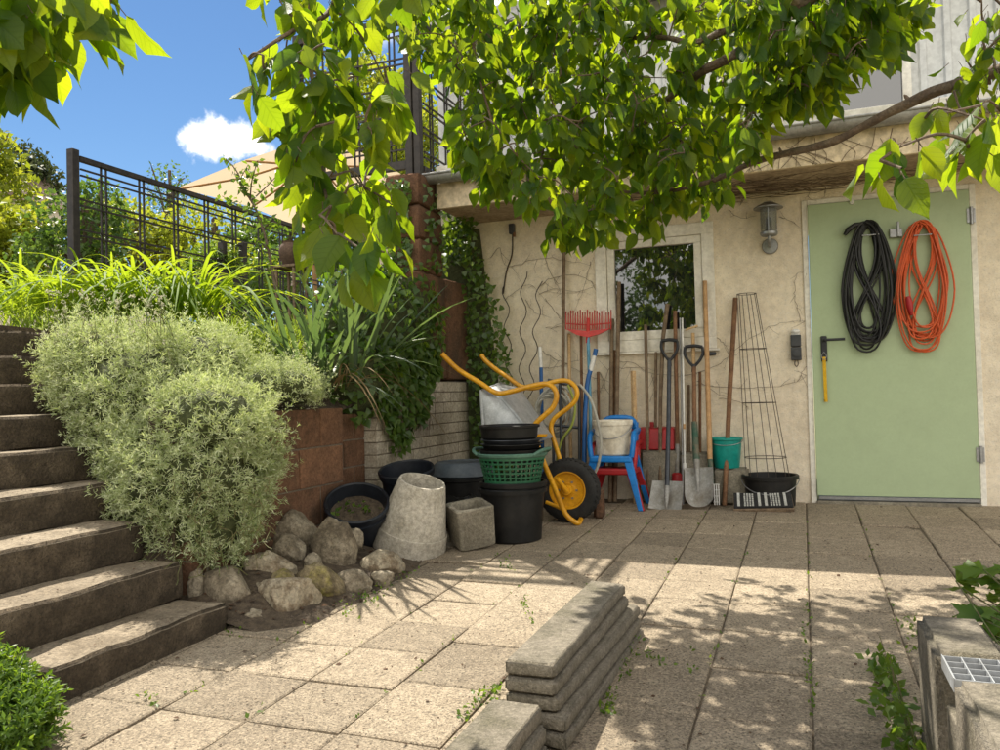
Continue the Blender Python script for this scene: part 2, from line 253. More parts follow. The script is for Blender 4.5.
class MB:
    def __init__(s): s.v = []; s.f = []; s.mi = []; s.cur = 0
    def add(s, vs, fs):
        k = len(s.v); s.v += [tuple(x) for x in vs]; s.f += [tuple(i+k for i in f) for f in fs]; s.mi += [s.cur]*len(fs); return s
    def box(s, x0, x1, y0, y1, z0, z1):
        return s.hexa([(x0,y0,z0),(x1,y0,z0),(x1,y1,z0),(x0,y1,z0),(x0,y0,z1),(x1,y0,z1),(x1,y1,z1),(x0,y1,z1)])
    def hexa(s, p): return s.add(p, [(0,3,2,1),(4,5,6,7),(0,1,5,4),(1,2,6,5),(2,3,7,6),(3,0,4,7)])
    def bar(s, a, b, wx, wy, up=(0,0,1)):
        a, b = Vector(a), Vector(b); d = (b-a).normalized(); u = d.cross(Vector(up))
        if u.length < 1e-4: u = d.cross(Vector((0,1,0)))
        u.normalize(); v = u.cross(d).normalized(); u = u*wx/2; v = v*wy/2
        return s.hexa([a-u-v, a+u-v, b+u-v, b-u-v, a-u+v, a+u+v, b+u+v, b-u+v])
    def tube(s, pts, r, n=8, cap=True, closed=False):
        pts = [Vector(p) for p in pts]; k = len(pts); rs = r if isinstance(r, (list, tuple)) else [r]*k
        t = []
        for i in range(k):
            a = pts[i-1] if (i or closed) else pts[0]; b = pts[(i+1) % k] if (i < k-1 or closed) else pts[-1]
            d = b-a; t.append(d.normalized() if d.length > 1e-9 else Vector((0,0,1)))
        u = frame_from(t[0])[0]; vs = []
        for i in range(k):
            u = (u-t[i]*u.dot(t[i])); u = u.normalized() if u.length > 1e-6 else frame_from(t[i])[0]
            v = t[i].cross(u)
            vs += [pts[i]+(u*math.cos(2*PI*j/n)+v*math.sin(2*PI*j/n))*rs[i] for j in range(n)]
        fs = []
        for i in range(k if closed else k-1):
            q = (i+1) % k
            for j in range(n): fs.append((i*n+j, i*n+(j+1) % n, q*n+(j+1) % n, q*n+j))
        if cap and not closed: fs += [tuple(range(n-1, -1, -1)), tuple(range((k-1)*n, k*n))]
        return s.add(vs, fs)
    def cyl(s, a, b, r0, r1=None, n=12): return s.tube([a, b], [r0, r0 if r1 is None else r1], n)
    def lathe(s, c, prof, axis=(0,0,1), n=32, sx=1, sy=1, cap0=False, cap1=False, ru=None):
        u, v, d = frame_from(axis)
        if abs(Vector(axis).normalized().z) > .9999: u, v = Vector((1,0,0)), Vector((0,1,0))
        if ru is not None: u = Vector(ru); u = (u-d*u.dot(d)).normalized(); v = d.cross(u)
        c = Vector(c); vs = []; k = len(prof)
        for r, z in prof: vs += [c+d*z+u*(r*sx*math.cos(2*PI*j/n))+v*(r*sy*math.sin(2*PI*j/n)) for j in range(n)]
        fs = [(i*n+j, i*n+(j+1) % n, (i+1)*n+(j+1) % n, (i+1)*n+j) for i in range(k-1) for j in range(n)]
        if cap0: fs.append(tuple(range(n-1, -1, -1)))
        if cap1: fs.append(tuple(range((k-1)*n, k*n)))
        return s.add(vs, fs)
    def build(s, name, m, parent=None, smooth=False, bevel=0, seg=2, wnm=False):
        V = [Vector(x) for x in s.v]
        if parent is not None: org = ORG[parent]
        else:
            k = len(V); org = Vector((sum(p.x for p in V)/k, sum(p.y for p in V)/k, min(p.z for p in V)))
        me = bpy.data.meshes.new(name); me.from_pydata([p-org for p in V], [], s.f); me.validate(); me.update()
        o = link(me, name, m, parent, org)
        if isinstance(m, list): me.polygons.foreach_set('material_index', s.mi)
        if smooth:
            me.polygons.foreach_set('use_smooth', [True]*len(me.polygons))
            me.set_sharp_from_angle(angle=R(smooth if smooth is not True else 40))
        if bevel:
            b = o.modifiers.new('edge', 'BEVEL'); b.width = bevel; b.segments = seg; b.limit_method = 'ANGLE'; b.angle_limit = R(40); b.harden_normals = False
        if wnm: q = o.modifiers.new('normals', 'WEIGHTED_NORMAL'); q.weight = 100; q.keep_sharp = False
        return o
def spline(pts, k=6):
    pts = [Vector(p) for p in pts]; out = []
    for i in range(len(pts)-1):
        p0 = pts[max(i-1, 0)]; p1 = pts[i]; p2 = pts[i+1]; p3 = pts[min(i+2, len(pts)-1)]
        for j in range(k):
            t = j/k; out.append(.5*((2*p1)+(p2-p0)*t+(2*p0-5*p1+4*p2-p3)*t*t+(3*p1-p0-3*p2+p3)*t**3))
    out.append(pts[-1]); return out
def lerp(a, b, t): return a+(b-a)*t
# ------------------------------------------------------------------ leaves in bulk
def T_big():
    t = [0, .10, .26, .44, .62, .78, .90, 1]; hw = [0, .27, .45, .5, .42, .24, .085, 0]; v = []; n_ = 8
    for i, x in enumerate(t): v.append((x, 0, -.20*x*x))
    for sgn in (1, -1):
        for i in range(1, 7): v.append((t[i], sgn*hw[i]*(1+.03*math.sin(i*2.4+sgn)), -.20*t[i]**2+.10*hw[i]/.5*(1+.35*math.sin(i*2.1+sgn*.7))))
    f = [(0, 1, 8), (6, 7, 13), (0, 14, 1), (6, 19, 7)]
    for i in range(1, 6): f += [(i, i+1, 8+i, 7+i), (i, 13+i, 14+i, i+1)]
    return np.array(v), f
def T_small(): return np.array([(0,0,0), (.45,.5,.08), (1,0,-.05), (.45,-.5,.08), (.45,0,0)]), [(0,4,1), (4,2,1), (0,3,4), (4,3,2)]
def T_quad(): return np.array([(0,0,0), (.5,.5,.05), (1,0,-.06), (.5,-.5,.05)]), [(0,2,1), (0,3,2)]
def T_ivy(): return np.array([(0,0,0), (.15,.5,.04), (.5,.34,.03), (1,0,-.05), (.5,-.34,.03), (.15,-.5,.04), (.3,0,0)]), [(0,6,1), (6,2,1), (6,3,2), (6,4,3), (6,5,4), (0,5,6)]
def T_lobed():
    v = [(0,0,0)]; rad = [.62, .42, .75, .5, 1.0, .5, .75, .42, .62]
    for k, r in enumerate(rad): a = R(-115+k*230/8); v.append((.35+.62*r*math.cos(a), .62*r*math.sin(a), .05*math.cos(a*3)))
    return np.array(v), [(0, k, k+1) for k in range(1, 9)]
def unit(a): return a/np.maximum(np.linalg.norm(a, axis=-1, keepdims=True), 1e-9)
def np_mesh(name, V, faces_per, nper, count, m, parent, origin=None, smooth=False):
    """V: (count*nper,3); faces_per: template faces"""
    if parent is not None: org = ORG[parent]
    else: org = origin if origin is not None else Vector((*V.mean(0)[:2], V[:, 2].min()))
    V = V-np.array(org); me = bpy.data.meshes.new(name)
    loops = []; tot = []
    for f in faces_per: loops += list(f); tot.append(len(f))
    loops = np.array(loops); tot = np.array(tot)
    L = (np.arange(count)[:, None]*nper+loops[None, :]).ravel().astype(np.int32)
    totals = np.tile(tot, count).astype(np.int32); starts = np.concatenate(([0], np.cumsum(totals)[:-1])).astype(np.int32)
    me.vertices.add(len(V)); me.vertices.foreach_set('co', V.astype(np.float32).ravel())
    me.loops.add(len(L)); me.loops.foreach_set('vertex_index', L)
    me.polygons.add(len(totals)); me.polygons.foreach_set('loop_start', starts); me.polygons.foreach_set('loop_total', totals)
    if smooth: me.polygons.foreach_set('use_smooth', np.ones(len(totals), bool))
    me.update(calc_edges=True); me.validate()
    return link(me, name, m, parent, org)
def leaf_verts(tmpl, pos, dr, nr, Ln, Wd):
    d = unit(dr); s = unit(np.cross(nr, d)); u = np.cross(d, s)
    t = tmpl[None]; Ln = Ln[:, None, None]; Wd = Wd[:, None, None]
    V = pos[:, None]+d[:, None]*(t[..., 0:1]*Ln)+s[:, None]*(t[..., 1:2]*Wd)+u[:, None]*(t[..., 2:3]*Ln)
    return V.reshape(-1, 3)
def leaves(name, m, parent, tm, pos, dr, nr, Ln, Wd, smooth=False, origin=None, uv=False):
    tv, tf = tm; V = leaf_verts(tv, pos, dr, nr, Ln, Wd); o = np_mesh(name, V, tf, len(tv), len(pos), m, parent, origin, smooth)
    if uv:
        u = o.data.uv_layers.new(name='leaf'); li = np.array([i for f in tf for i in f]); u.data.foreach_set('uv', np.tile(tv[li, :2], (len(pos), 1)).astype(np.float32).ravel())
    return o
def blades(name, m, parent, base, dr, Ln, Wd, droop, seg=7, origin=None):
    """arching strap leaves: base (n,3), dr initial direction, droop fraction"""
    n_ = len(base); d = unit(dr); side = unit(np.cross(d, np.array([0, 0, 1.0])+rng.normal(0, .15, (n_, 3)))); t = np.linspace(0, 1, seg+1)
    up = np.cross(side, d)
    hor = d.copy(); hor[:, 2] = 0; hor = unit(hor)
    c = base[:, None]+d[:, None]*(Ln[:, None, None]*t[None, :, None]) + (hor[:, None]*.25-np.array([0, 0, 1.0]))*(droop*Ln)[:, None, None]*(t[None, :, None]**2.2)
    wv = (Wd[:, None]*np.minimum(1, 1.15*(1-t[None]**3))*np.where(t < .12, .6+t/.3, 1)[None])[..., None]*.5
    wv = np.maximum(wv, .0006)
    fold = up[:, None]*(wv*.5)
    V = np.stack([c-side[:, None]*wv+fold, c, c+side[:, None]*wv+fold], 2).reshape(-1, 3)
    f = []
    for i in range(seg):
        a = i*3; f += [(a, a+1, a+4, a+3), (a+1, a+2, a+5, a+4)]
    return np_mesh(name, V, f, (seg+1)*3, n_, m, parent, origin, True)
def rdir(n_, bias=(0, 0, 0)): return unit(unit(rng.normal(0, 1, (n_, 3)))+np.array(bias))
# ================================================================== SETTING
g = MB(); ys = [-60, -4, 0, 5.88, 12, 60, 900]; xs = [-900, -60, -3, 5, 60, 900]
zf = lambda y: -.75 if y < -5 else gz(y)-.09
g.add([(x, y, zf(y)) for y in ys for x in xs], [(j*6+i, j*6+i+1, j*6+i+7, j*6+i+6) for j in range(6) for i in range(5)])
tag(g.build('ground', M['bounce_ground']), kind='structure')
g = MB(); g.add([(-2.9, -2.5, gz(-2.5)-.009), (3.2, -2.5, gz(-2.5)-.009), (3.2, 5.88, -.009), (-2.9, 5.88, -.009)], [(0,1,2,3)])
tag(g.build('paving_bed', M['joint']), kind='structure')
# paving: individual slabs with open joints, column by column
g = MB(); r_ = random.Random(4)
def slab(x0, x1, y0, y1):
    j = .0032; x0 += j; x1 -= j; y0 += j; y1 -= j; dz = r_.uniform(-.0025, .0025); tx = r_.uniform(-.003, .003); ty = r_.uniform(-.004, .004); b = .006
    q = [(x0, y0), (x1, y0), (x1, y1), (x0, y1)]; qi = [(x0+b, y0+b), (x1-b, y0+b), (x1-b, y1-b), (x0+b, y1-b)]
    z = lambda p, o: gz(p[1])+dz+tx*(p[0]-x0)/.3+ty*(p[1]-y0)/.3+o
    g.add([(*p, z(p, -.035)) for p in q]+[(*p, z(p, -.004)) for p in q]+[(*p, z(p, 0)) for p in qi],
          [(0,1,5,4),(1,2,6,5),(2,3,7,6),(3,0,4,7),(4,5,9,8),(5,6,10,9),(6,7,11,10),(7,4,8,11),(8,9,10,11)])
cx = [-2.79, -2.48, -2.17, -1.86, -1.545, -1.235]
for a, b_ in zip(cx[:-1], cx[1:]):
    y = -2.0+r_.uniform(-.01, .01)*0
    rows = [1.93+.312*k for k in range(-13, 13)]
    for r0, r1 in zip(rows[:-1], rows[1:]):
        if r1 < 5.95: slab(a, b_, r0, min(r1, 5.87))
cx = [-1.235, -.925, -.617, -.308, -.004, .298, .602, .905, 1.21, 1.51, 1.82, 2.12, 2.43]
rowsC = [2.31-.375*k for k in range(11, 0, -1)]+[2.31, 2.70, 3.075, 3.42, 3.70, 4.02, 4.38, 4.74, 5.13, 5.47, 5.87]
for i, (a, b_) in enumerate(zip(cx[:-1], cx[1:])):
    for r0, r1 in zip(rowsC[:-1], rowsC[1:]): slab(a, b_, r0, r1)
tag(g.build('paving', M['paver']), kind='structure')
# stairs
st = thing('concrete_stairs', 'flight of dark weathered concrete steps climbing beside the silvery shrubs', 'stairs', (-2.6, 2.0, gz(2)))
SX = [-2.185-.23*k for k in range(9)]; SZ = [-.018+.153*k for k in range(9)]
def noisy_block(mb, x0, x1, y0, y1, z0, z1, amp=.006, nx=3, ny=14, nz=3, rz=0, seed=0):
    """a cast block with softly worn faces and rounded arrises"""
    bm = bmesh.new(); bmesh.ops.create_cube(bm, size=1)
    for v in bm.verts: v.co = Vector((lerp(x0, x1, v.co.x+.5), lerp(y0, y1, v.co.y+.5), lerp(z0, z1, v.co.z+.5)))
    bmesh.ops.bevel(bm, geom=list(bm.edges), offset=.013, segments=2, affect='EDGES')
    for ax, k in ((0, nx), (1, ny), (2, nz)):
        lo_, hi_ = ((x0, x1), (y0, y1), (z0, z1))[ax]
        for i in range(1, k):
            c = [0, 0, 0]; c[ax] = lerp(lo_, hi_, i/k); no = [0, 0, 0]; no[ax] = 1
            bmesh.ops.bisect_plane(bm, geom=list(bm.verts)+list(bm.edges)+list(bm.faces), plane_co=c, plane_no=no)
    c0 = Vector(((x0+x1)/2, (y0+y1)/2, 0)); ro = Matrix.Rotation(rz, 3, 'Z')
    for v in bm.verts:
        v.co += noise.noise_vector(v.co*6+Vector((seed, 0, 0)))*amp+noise.noise_vector(v.co*23)*amp*.4
        v.co = ro @ (v.co-c0)+c0
    bm.verts.index_update(); mb.add([v.co.copy() for v in bm.verts], [tuple(v.index for v in f.verts) for f in bm.faces]); bm.free(); return mb
for k in range(9):
    y0 = 1.84 if k == 0 else 1.2; y1 = [2.63, 2.64, 2.66, 2.80, 3.05, 3.2, 3.4, 3.5, 3.52][k]
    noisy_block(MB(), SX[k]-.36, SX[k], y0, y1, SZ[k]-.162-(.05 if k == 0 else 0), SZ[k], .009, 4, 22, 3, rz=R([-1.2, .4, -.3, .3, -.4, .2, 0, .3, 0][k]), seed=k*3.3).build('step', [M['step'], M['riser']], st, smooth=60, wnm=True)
    so_m = [o for o in st.children][-1]; me = so_m.data; me.polygons.foreach_set('material_index', [0 if p.normal.z > .22 else 1 for p in me.polygons])  # upward faces get the sunlit tone, the others the shaded one
# garden bed (heightfield) and soil bank by the rocks
def bed_z(x, y):
    h = .70+min(max((-2.5-x)/1.2, 0), 1)*.52
    yb = float(np.interp(-x, [2.5, 2.68, 2.85, 3.1, 3.34, 3.57, 4.02, 4.05], [2.66, 2.70, 2.86, 3.1, 3.25, 3.44, 3.56, 2.0])); out = y < yb
    k = math.exp(-((y-4.75)/.5)**2-((x+2.85)/.42)**2); h += .42*k
    if out and x > -4.02: return h-1.0
    if x < -3.7: h = max(h, 1.22+min((-3.7-x)*.04, .14))
    return h+.03*noise.noise(Vector((x*2.2, y*2.2, 0)))
def hfield(name, x0, x1, y0, y1, nx, ny, zf, m):
    g = MB(); g.add([(lerp(x0, x1, i/nx), lerp(y0, y1, j/ny), zf(lerp(x0, x1, i/nx), lerp(y0, y1, j/ny))) for j in range(ny+1) for i in range(nx+1)],
        [(j*(nx+1)+i, j*(nx+1)+i+1, (j+1)*(nx+1)+i+1, (j+1)*(nx+1)+i) for j in range(ny) for i in range(nx)])
    return tag(g.build(name, m, smooth=True), kind='structure')
hfield('garden_bed', -7.5, -2.5, 2.64, 8.6, 60, 70, bed_z, M['soil'])
hfield('terrace_ground', -60, -4.3, -20, 60, 40, 40, lambda x, y: 1.16 if x > -7.6 else 1.2+.03*noise.noise(Vector((x*.2, y*.2, 0)))+min(2.2, max(0, (-9-x))*.05), M['soil'])
def bank_z(x, y): return gz(y)-.02+.17*min(max((-1.8-x)/.5, 0), 1)*math.exp(-((y-3.25)/.62)**4)+.02*noise.noise(Vector((x*7, y*7, 2)))
hfield('soil_bank', -2.5, -1.75, 2.6, 4.0, 24, 36, bank_z, M['soil'])
# masonry
def bricks(mb, X, y0, y1, z0, z1, bl, bh, dep, j, seed, half=True):
    r = random.Random(seed); z = z0; row = 0
    while z < z1-.01:
        zt = min(z+bh, z1); y = y0-(bl/2 if row % 2 and half else 0)
        while y < y1-.01:
            a = max(y, y0)+j/2; b_ = min(y+bl, y1)-j/2
            if b_-a > .02:
                o = r.uniform(-.004, .004); q = .004
                p = [(X-dep, a), (X-dep, b_)]
                mb.hexa([(X-dep, a, z+j/2), (X+o-q, a, z+j/2), (X+o-q, b_, z+j/2), (X-dep, b_, z+j/2), (X-dep, a, zt-j/2), (X+o-q, a, zt-j/2), (X+o-q, b_, zt-j/2), (X-dep, b_, zt-j/2)])
            y += bl
        z += bh; row += 1
    return mb
rw = thing('retaining_wall', 'rust red sandstone block retaining wall below the grey green shrubs', 'garden wall', (-2.5, 3.3, -.1))
bricks(MB(), -2.45, 2.72, 3.95, -.1, .745, .40, .21, .1, .008, 5).build('stone_blocks', M['redstone'], rw, bevel=.006)
bricks(MB(), -2.53, 3.95, 4.32, -.1, .70, .25, .16, .1, .008, 6).build('stone_blocks', M['redstone'], rw, bevel=.005)
MB().box(-2.60, -2.462, 2.73, 3.945, -.12, .735).box(-2.66, -2.54, 3.945, 4.315, -.12, .69).build('mortar', M['mortar'], rw)
ww = thing('white_brick_wall', 'low white painted brick wall running up to the house corner', 'garden wall', (-2.5, 5.1, -.1))
bricks(MB(), -2.45, 4.325, 5.875, -.1, .90, .25, .0765, .1, .007, 8).build('bricks', M['whitebrick'], ww, bevel=.004)
MB().box(-2.62, -2.459, 4.33, 5.87, -.12, .895).build('mortar', M['mortar'], ww)
noisy_block(MB(), -2.76, -2.44, 4.94, 5.36, .905, 1.66, .007, 3, 4, 6, seed=3).build('pier', M['redstone'], smooth=60, wnm=True); pb = bpy.data.objects['pier']
noisy_block(MB(), -2.765, -2.435, 5.37, 5.76, .905, 1.655, .007, 3, 4, 6, seed=7).build('pier_stone', M['redstone'], pb, smooth=60, wnm=True)
pb.name = 'stone_pier'; tag(pb, 'squat pink sandstone pier on the white brick wall beside the ivy', 'stone pier')
pt = thing('stone_pillar', 'tall brown sandstone pillar carrying the dark trellis post', 'pillar', (-2.6, 5.2, 1.66))
for i, (a, b_) in enumerate([(1.665, 1.90), (1.905, 2.14), (2.145, 2.37)]):
    noisy_block(MB(), -2.74, -2.47, 5.03, 5.40, a, b_, .008, 3, 4, 3, seed=11+i).build('stone_block', M['redstone'], pt, smooth=60, wnm=True)
# ------------------------------------------------------------------ house
H = thing('house', 'beige plastered house with a pale green door and overhanging eave', 'house', (0, 5.88, 0))
wb = MB(); T = 6.15
wx0, wx1, wz0, wz1 = -1.43, -.563, 1.08, 1.99; dx0, dx1, dz1 = .03, 1.075, 2.07
for a in [(-3.3, wx0, -.1, 2.30), (wx0, wx1, -.1, wz0), (wx0, wx1, wz1, 2.30), (wx1, dx0, -.1, 2.30), (dx0, dx1, dz1, 2.30), (dx1, 5.0, -.1, 2.30)]:
    wb.box(a[0], a[1], WALL, T, a[2], a[3])
wb.build('wall', M['plaster'], H)
MB().box(-2.44, 5, 5.30, 5.878, 2.155, 2.18).build('soffit', M['soffit'], H)
MB().box(-2.45, 5, 5.265, 5.298, 2.15, 2.335).build('fascia', M['fascia'], H, bevel=.004)
gt = MB(); gp = [(.058*math.cos(a), .058*math.sin(a)) for a in np.linspace(PI, 2*PI, 12)]
for sgn in (0,):
    n_ = len(gp); vs = []
    for x in (-2.5, 5): vs += [(x, 5.2+p[0], 2.375+p[1]) for p in gp]+[(x, 5.2+p[0]*.94, 2.375+p[1]*.94) for p in reversed(gp)]
    m_ = 2*n_; gt.add(vs, [(i, (i+1) % m_, m_+(i+1) % m_, m_+i) for i in range(m_)]+[tuple(range(m_-1, -1, -1)), tuple(range(m_, 2*m_))])
gt.tube([(-2.5, 5.14, 2.377), (5, 5.14, 2.377)], .009, 8); gutter = gt.build('gutter', M['zinc'], H, smooth=30)
for x in np.arange(-2.2, 5, .62): MB().bar((x, 5.14, 2.372), (x, 5.265, 2.372), .022, .004).build('gutter_bracket', M['zinc'], gutter)
rf = MB().box(-2.48, 5, 5.25, 6.5, 2.382, 2.40).build('roof', M['zinc'], H)
MB().box(-2.47, 5, 5.31, 5.345, 2.402, 2.475).build('roof_edge_board', M['white_trim'], rf, bevel=.004)
MB().box(-2.46, 5, 5.36, 6.5, 2.402, 2.425).build('roof_sheet', M['zinc'], rf)
# upper storey: ribbed cladding with a window band
US = 6.42; up = MB(); uwx0, uwx1 = -.1, .80; uz0, uz1 = 2.83, 3.35
def ribbed(x0, x1, z0, z1):
    xs_ = []; x = x0
    while x < x1: xs_ += [(x, 0), (x+.05, 0), (x+.062, -.022), (x+.10, -.022), (x+.112, 0)]; x += .16
    xs_ = [(min(a, x1), b_) for a, b_ in xs_]+[(x1, 0)]
    k = len(xs_); up.add([(a, US+b_, z0) for a, b_ in xs_]+[(a, US+b_, z1) for a, b_ in xs_], [(i, i+1, k+i+1, k+i) for i in range(k-1)])
ribbed(-2.95, uwx0, 2.62, 3.92); ribbed(uwx1, 5, 2.62, 3.92); ribbed(uwx0, uwx1, uz1, 3.92)
up.build('upper_wall', M['cladding'], H)
MB().box(-2.95, 5, US-.05, US+.1, 2.43, 2.66).build('sill_band', M['white_trim'], H, bevel=.005)
MB().box(-2.95, 5, US+.03, US+.05, 2.6, 3.9).build('upper_wall_backing', M['cladding'], H)
MB().box(-3.1, 5, US-.28, US+3, 3.92, 3.98).box(-3.1, 5, US-.30, US-.27, 3.86, 4.0).build('upper_roof', M['zinc'], H)
MB().box(-2.96, 5, US+.06, US+3, 2.45, 3.91).build('upper_storey_body', M['cladding'], H)
uf = MB().box(uwx0, uwx1, US-.05, US+.02, 2.67, 2.74).box(uwx0, uwx1, US-.05, US+.02, uz1-.05, uz1).box(uwx0, uwx0+.06, US-.048, US+.02, 2.742, uz1-.052).box(uwx1-.06, uwx1, US-.048, US+.02, 2.742, uz1-.052).build('upper_window', M['white_frame'], H, bevel=.004)
MB().box(uwx0+.06, uwx1-.06, US-.01, US+.0, 2.74, uz1-.05).build('pane', M['pane'], uf)
# ground floor window
fr = MB(); y0, y1 = 5.862, 5.95; wdt = .085
fr.box(wx0, wx1, y0, y1, wz0, wz0+wdt).box(wx0, wx1, y0, y1, wz1-wdt, wz1).box(wx0, wx0+wdt, y0, y1, wz0+wdt, wz1-wdt).box(wx1-wdt, wx1, y0, y1, wz0+wdt, wz1-wdt)
win = fr.build('window', M['white_frame'], H, bevel=.004)
a0, a1, b0, b1 = wx0+wdt+.002, wx1-wdt-.002, wz0+wdt+.002, wz1-wdt-.002; s_ = .055
MB().box(a0, a1, 5.875, 5.94, b0, b0+s_+.01).box(a0, a1, 5.875, 5.94, b1-s_, b1).box(a0, a0+s_, 5.875, 5.94, b0+s_+.01, b1-s_).box(a1-s_, a1, 5.875, 5.94, b0+s_+.01, b1-s_).build('sash', M['white_frame'], win, bevel=.005)
MB().box(a0+s_-.004, a1-s_+.004, 5.905, 5.915, b0+s_, b1-s_+.004).build('pane', M['pane'], win)
MB().box(wx0-.02, wx1+.02, 5.845, 5.88, wz0-.018, wz0-.002).build('sill', M['white_frame'], win, bevel=.004)
# door
MB().box(dx0, dx0+.036, 5.866, 5.98, -.02, dz1-.001).box(dx1-.036, dx1, 5.866, 5.98, -.02, dz1-.001).box(dx0+.036, dx1-.036, 5.866, 5.98, dz1-.036, dz1-.001).build('door_frame', M['white_frame'], H, bevel=.004)
door = MB().box(dx0+.039, dx1-.039, 5.852, 5.90, .05, dz1-.039).build('door', M['door_green'], H, bevel=.004)
MB().box(dx0+.05, dx1-.04, 5.862, 5.905, .022, .046).build('drip_rail', M['grey_steel'], door, bevel=.003)
MB().box(dx0+.037, dx1-.037, 5.83, 5.93, -.012, .016).build('threshold', M['concrete_grey'], H, bevel=.004)
for z in (1.86, .33):
    h = MB().cyl((dx1-.030, 5.845, z-.055), (dx1-.030, 5.845, z+.055), .011).box(dx1-.055, dx1-.008, 5.846, 5.856, z-.045, z+.045)
    h.build('hinge', M['grey_steel'], door, smooth=True)
hp = P(824, 347, 5.84)
MB().box(hp.x-.020, hp.x+.020, 5.838, 5.853, hp.z-.10, hp.z+.075).build('handle_plate', M['dark_handle'], door, bevel=.012, seg=3)
MB().tube(spline([(hp.x, 5.842, hp.z+.045), (hp.x, 5.80, hp.z+.045), (hp.x+.02, 5.79, hp.z+.045), (hp.x+.13, 5.792, hp.z+.045)], 4), .0095, 10).build('handle', M['dark_handle'], door, smooth=True)
kp = P(852, 202, 5.84); MB().lathe((kp.x, 5.866, kp.z), [(.0, -.03), (.014, -.028), (.017, -.015), (.012, 0)], (0, 1, 0), 16).build('door_stop', M['white_paint'], door, smooth=True)
bk = P(897, 233, 5.84); MB().box(bk.x-.045, bk.x+.03, 5.82, 5.851, bk.z-.03, bk.z+.028).box(bk.x-.002, bk.x+.012, 5.80, 5.819, bk.z-.03, bk.z+.07).build('hook_bracket', M['grey_steel'], door, bevel=.003)
for px, y in ((870, 236), (922, 236)):
    q = P(px, y, 5.83); MB().tube([(q.x-.05, 5.848, q.z), (q.x-.05, 5.79, q.z), (q.x+.05, 5.79, q.z), (q.x+.05, 5.848, q.z)], .004, 8).build('hook', M['grey_steel'], door, smooth=True)
# ================================================================== WALL FITTINGS
lp = P(769, 232, 5.77); L = thing('wall_lamp', 'grey metal wall lantern with a round cap beside the green door', 'wall lamp', (lp.x, 5.86, lp.z))
q = P(770, 246, 5.86); MB().lathe((q.x, 5.876, q.z), [(0, -.02), (.05, -.018), (.055, -.008), (.055, 0)], (0, 1, 0), 28).build('wall_plate', M['grey_steel'], L, smooth=35)
zt, zb_ = P(769, 208, 5.76).z, P(769, 234, 5.76).z; X0 = lp.x
MB().tube(spline([(q.x, 5.86, q.z), (q.x, 5.79, q.z), (X0, 5.762, q.z+.03), (X0, 5.76, zb_)], 5), .011, 10).build('arm', M['grey_steel'], L, smooth=True)
MB().lathe((X0, 5.76, zb_), [(0, -.012), (.052, -.012), (.058, -.004), (.058, .012), (.05, .018), (0, .018)], n=28).build('base', M['grey_steel'], L, smooth=30)
MB().lathe((X0, 5.76, zb_), [(.050, .018), (.054, .03), (.056, zt-zb_-.01), (.053, zt-zb_-.01), (.05, .03)], n=28).build('glass', M['lampglass'], L, smooth=True)
MB().lathe((X0, 5.76, zb_), [(0, .02), (.018, .02), (.022, .06), (.02, .11), (0, .125)], n=16).build('bulb', M['white_plastic'], L, smooth=True)
for a in (0, 2.1, 4.2):
    x, y = X0+.058*math.cos(a+.5), 5.76+.058*math.sin(a+.5); MB().cyl((x, y, zb_+.01), (x, y, zt), .004, n=6).build('bar', M['grey_steel'], L)
MB().lathe((X0, 5.76, zt), [(0, .045), (.03, .04), (.07, .018), (.098, .002), (.098, -.004), (.06, -.004), (0, -.004)], n=32).build('cap', M['grey_steel'], L, smooth=35)
q = P(796, 347, 5.87); so_ = thing('wall_socket', 'dark double wall socket under a white knob beside the door frame', 'socket', (q.x, 5.87, q.z))
MB().box(q.x-.034, q.x+.034, 5.83, 5.877, q.z+.002, q.z+.082).build('switch_box', M['socket'], so_, bevel=.006)
MB().box(q.x-.034, q.x+.034, 5.828, 5.877, q.z-.092, q.z-.002).build('socket_box', M['socket'], so_, bevel=.006)
MB().lathe((q.x, 5.828, q.z-.047), [(.026, 0), (.026, -.008), (.020, -.010), (0, -.008)], (0, 1, 0), 20).build('socket_lid', M['socket'], so_, smooth=30)
MB().tube(spline([(q.x-.008, 5.85, q.z-.09), (q.x-.012, 5.845, q.z-.12), (q.x, 5.842, q.z-.135), (q.x+.01, 5.845, q.z-.12), (q.x+.008, 5.85, q.z-.09)], 4), .0035, 6).build('pull_loop', M['rust_wire'], so_, smooth=True)
MB().lathe((q.x, 5.862, q.z+.105), [(0, -.02), (.022, -.016), (.032, 0), (.022, .014), (0, .018)], (0, 0, 1), 16).lathe((q.x, 5.87, q.z+.09), [(.028, 0), (.024, -.02), (.0, -.024)], (0, 1, 0), 14).build('knob', M['white_paint'], so_, smooth=True)
q = P(512, 229, 5.86); so2 = thing('cable_box', 'small grey cable box with a pipe high on the wall by the corner ivy', 'junction box', (q.x, 5.87, q.z))
MB().box(q.x-.022, q.x+.022, 5.84, 5.878, q.z-.04, q.z+.04).build('box', M['socket'], so2, bevel=.006)
MB().tube(spline([(q.x, 5.868, q.z-.04), (q.x-.01, 5.868, q.z-.2), (q.x-.06, 5.868, q.z-.33), (q.x-.09, 5.868, q.z-.5)], 5), .005, 6).build('cable', M['rust_wire'], so2, smooth=True)
MB().cyl((q.x+.02, 5.85, q.z-.065), (q.x+.02, 5.85, q.z-.03), .010, n=10).build('gland', M['wood_brown'], so2, smooth=True)
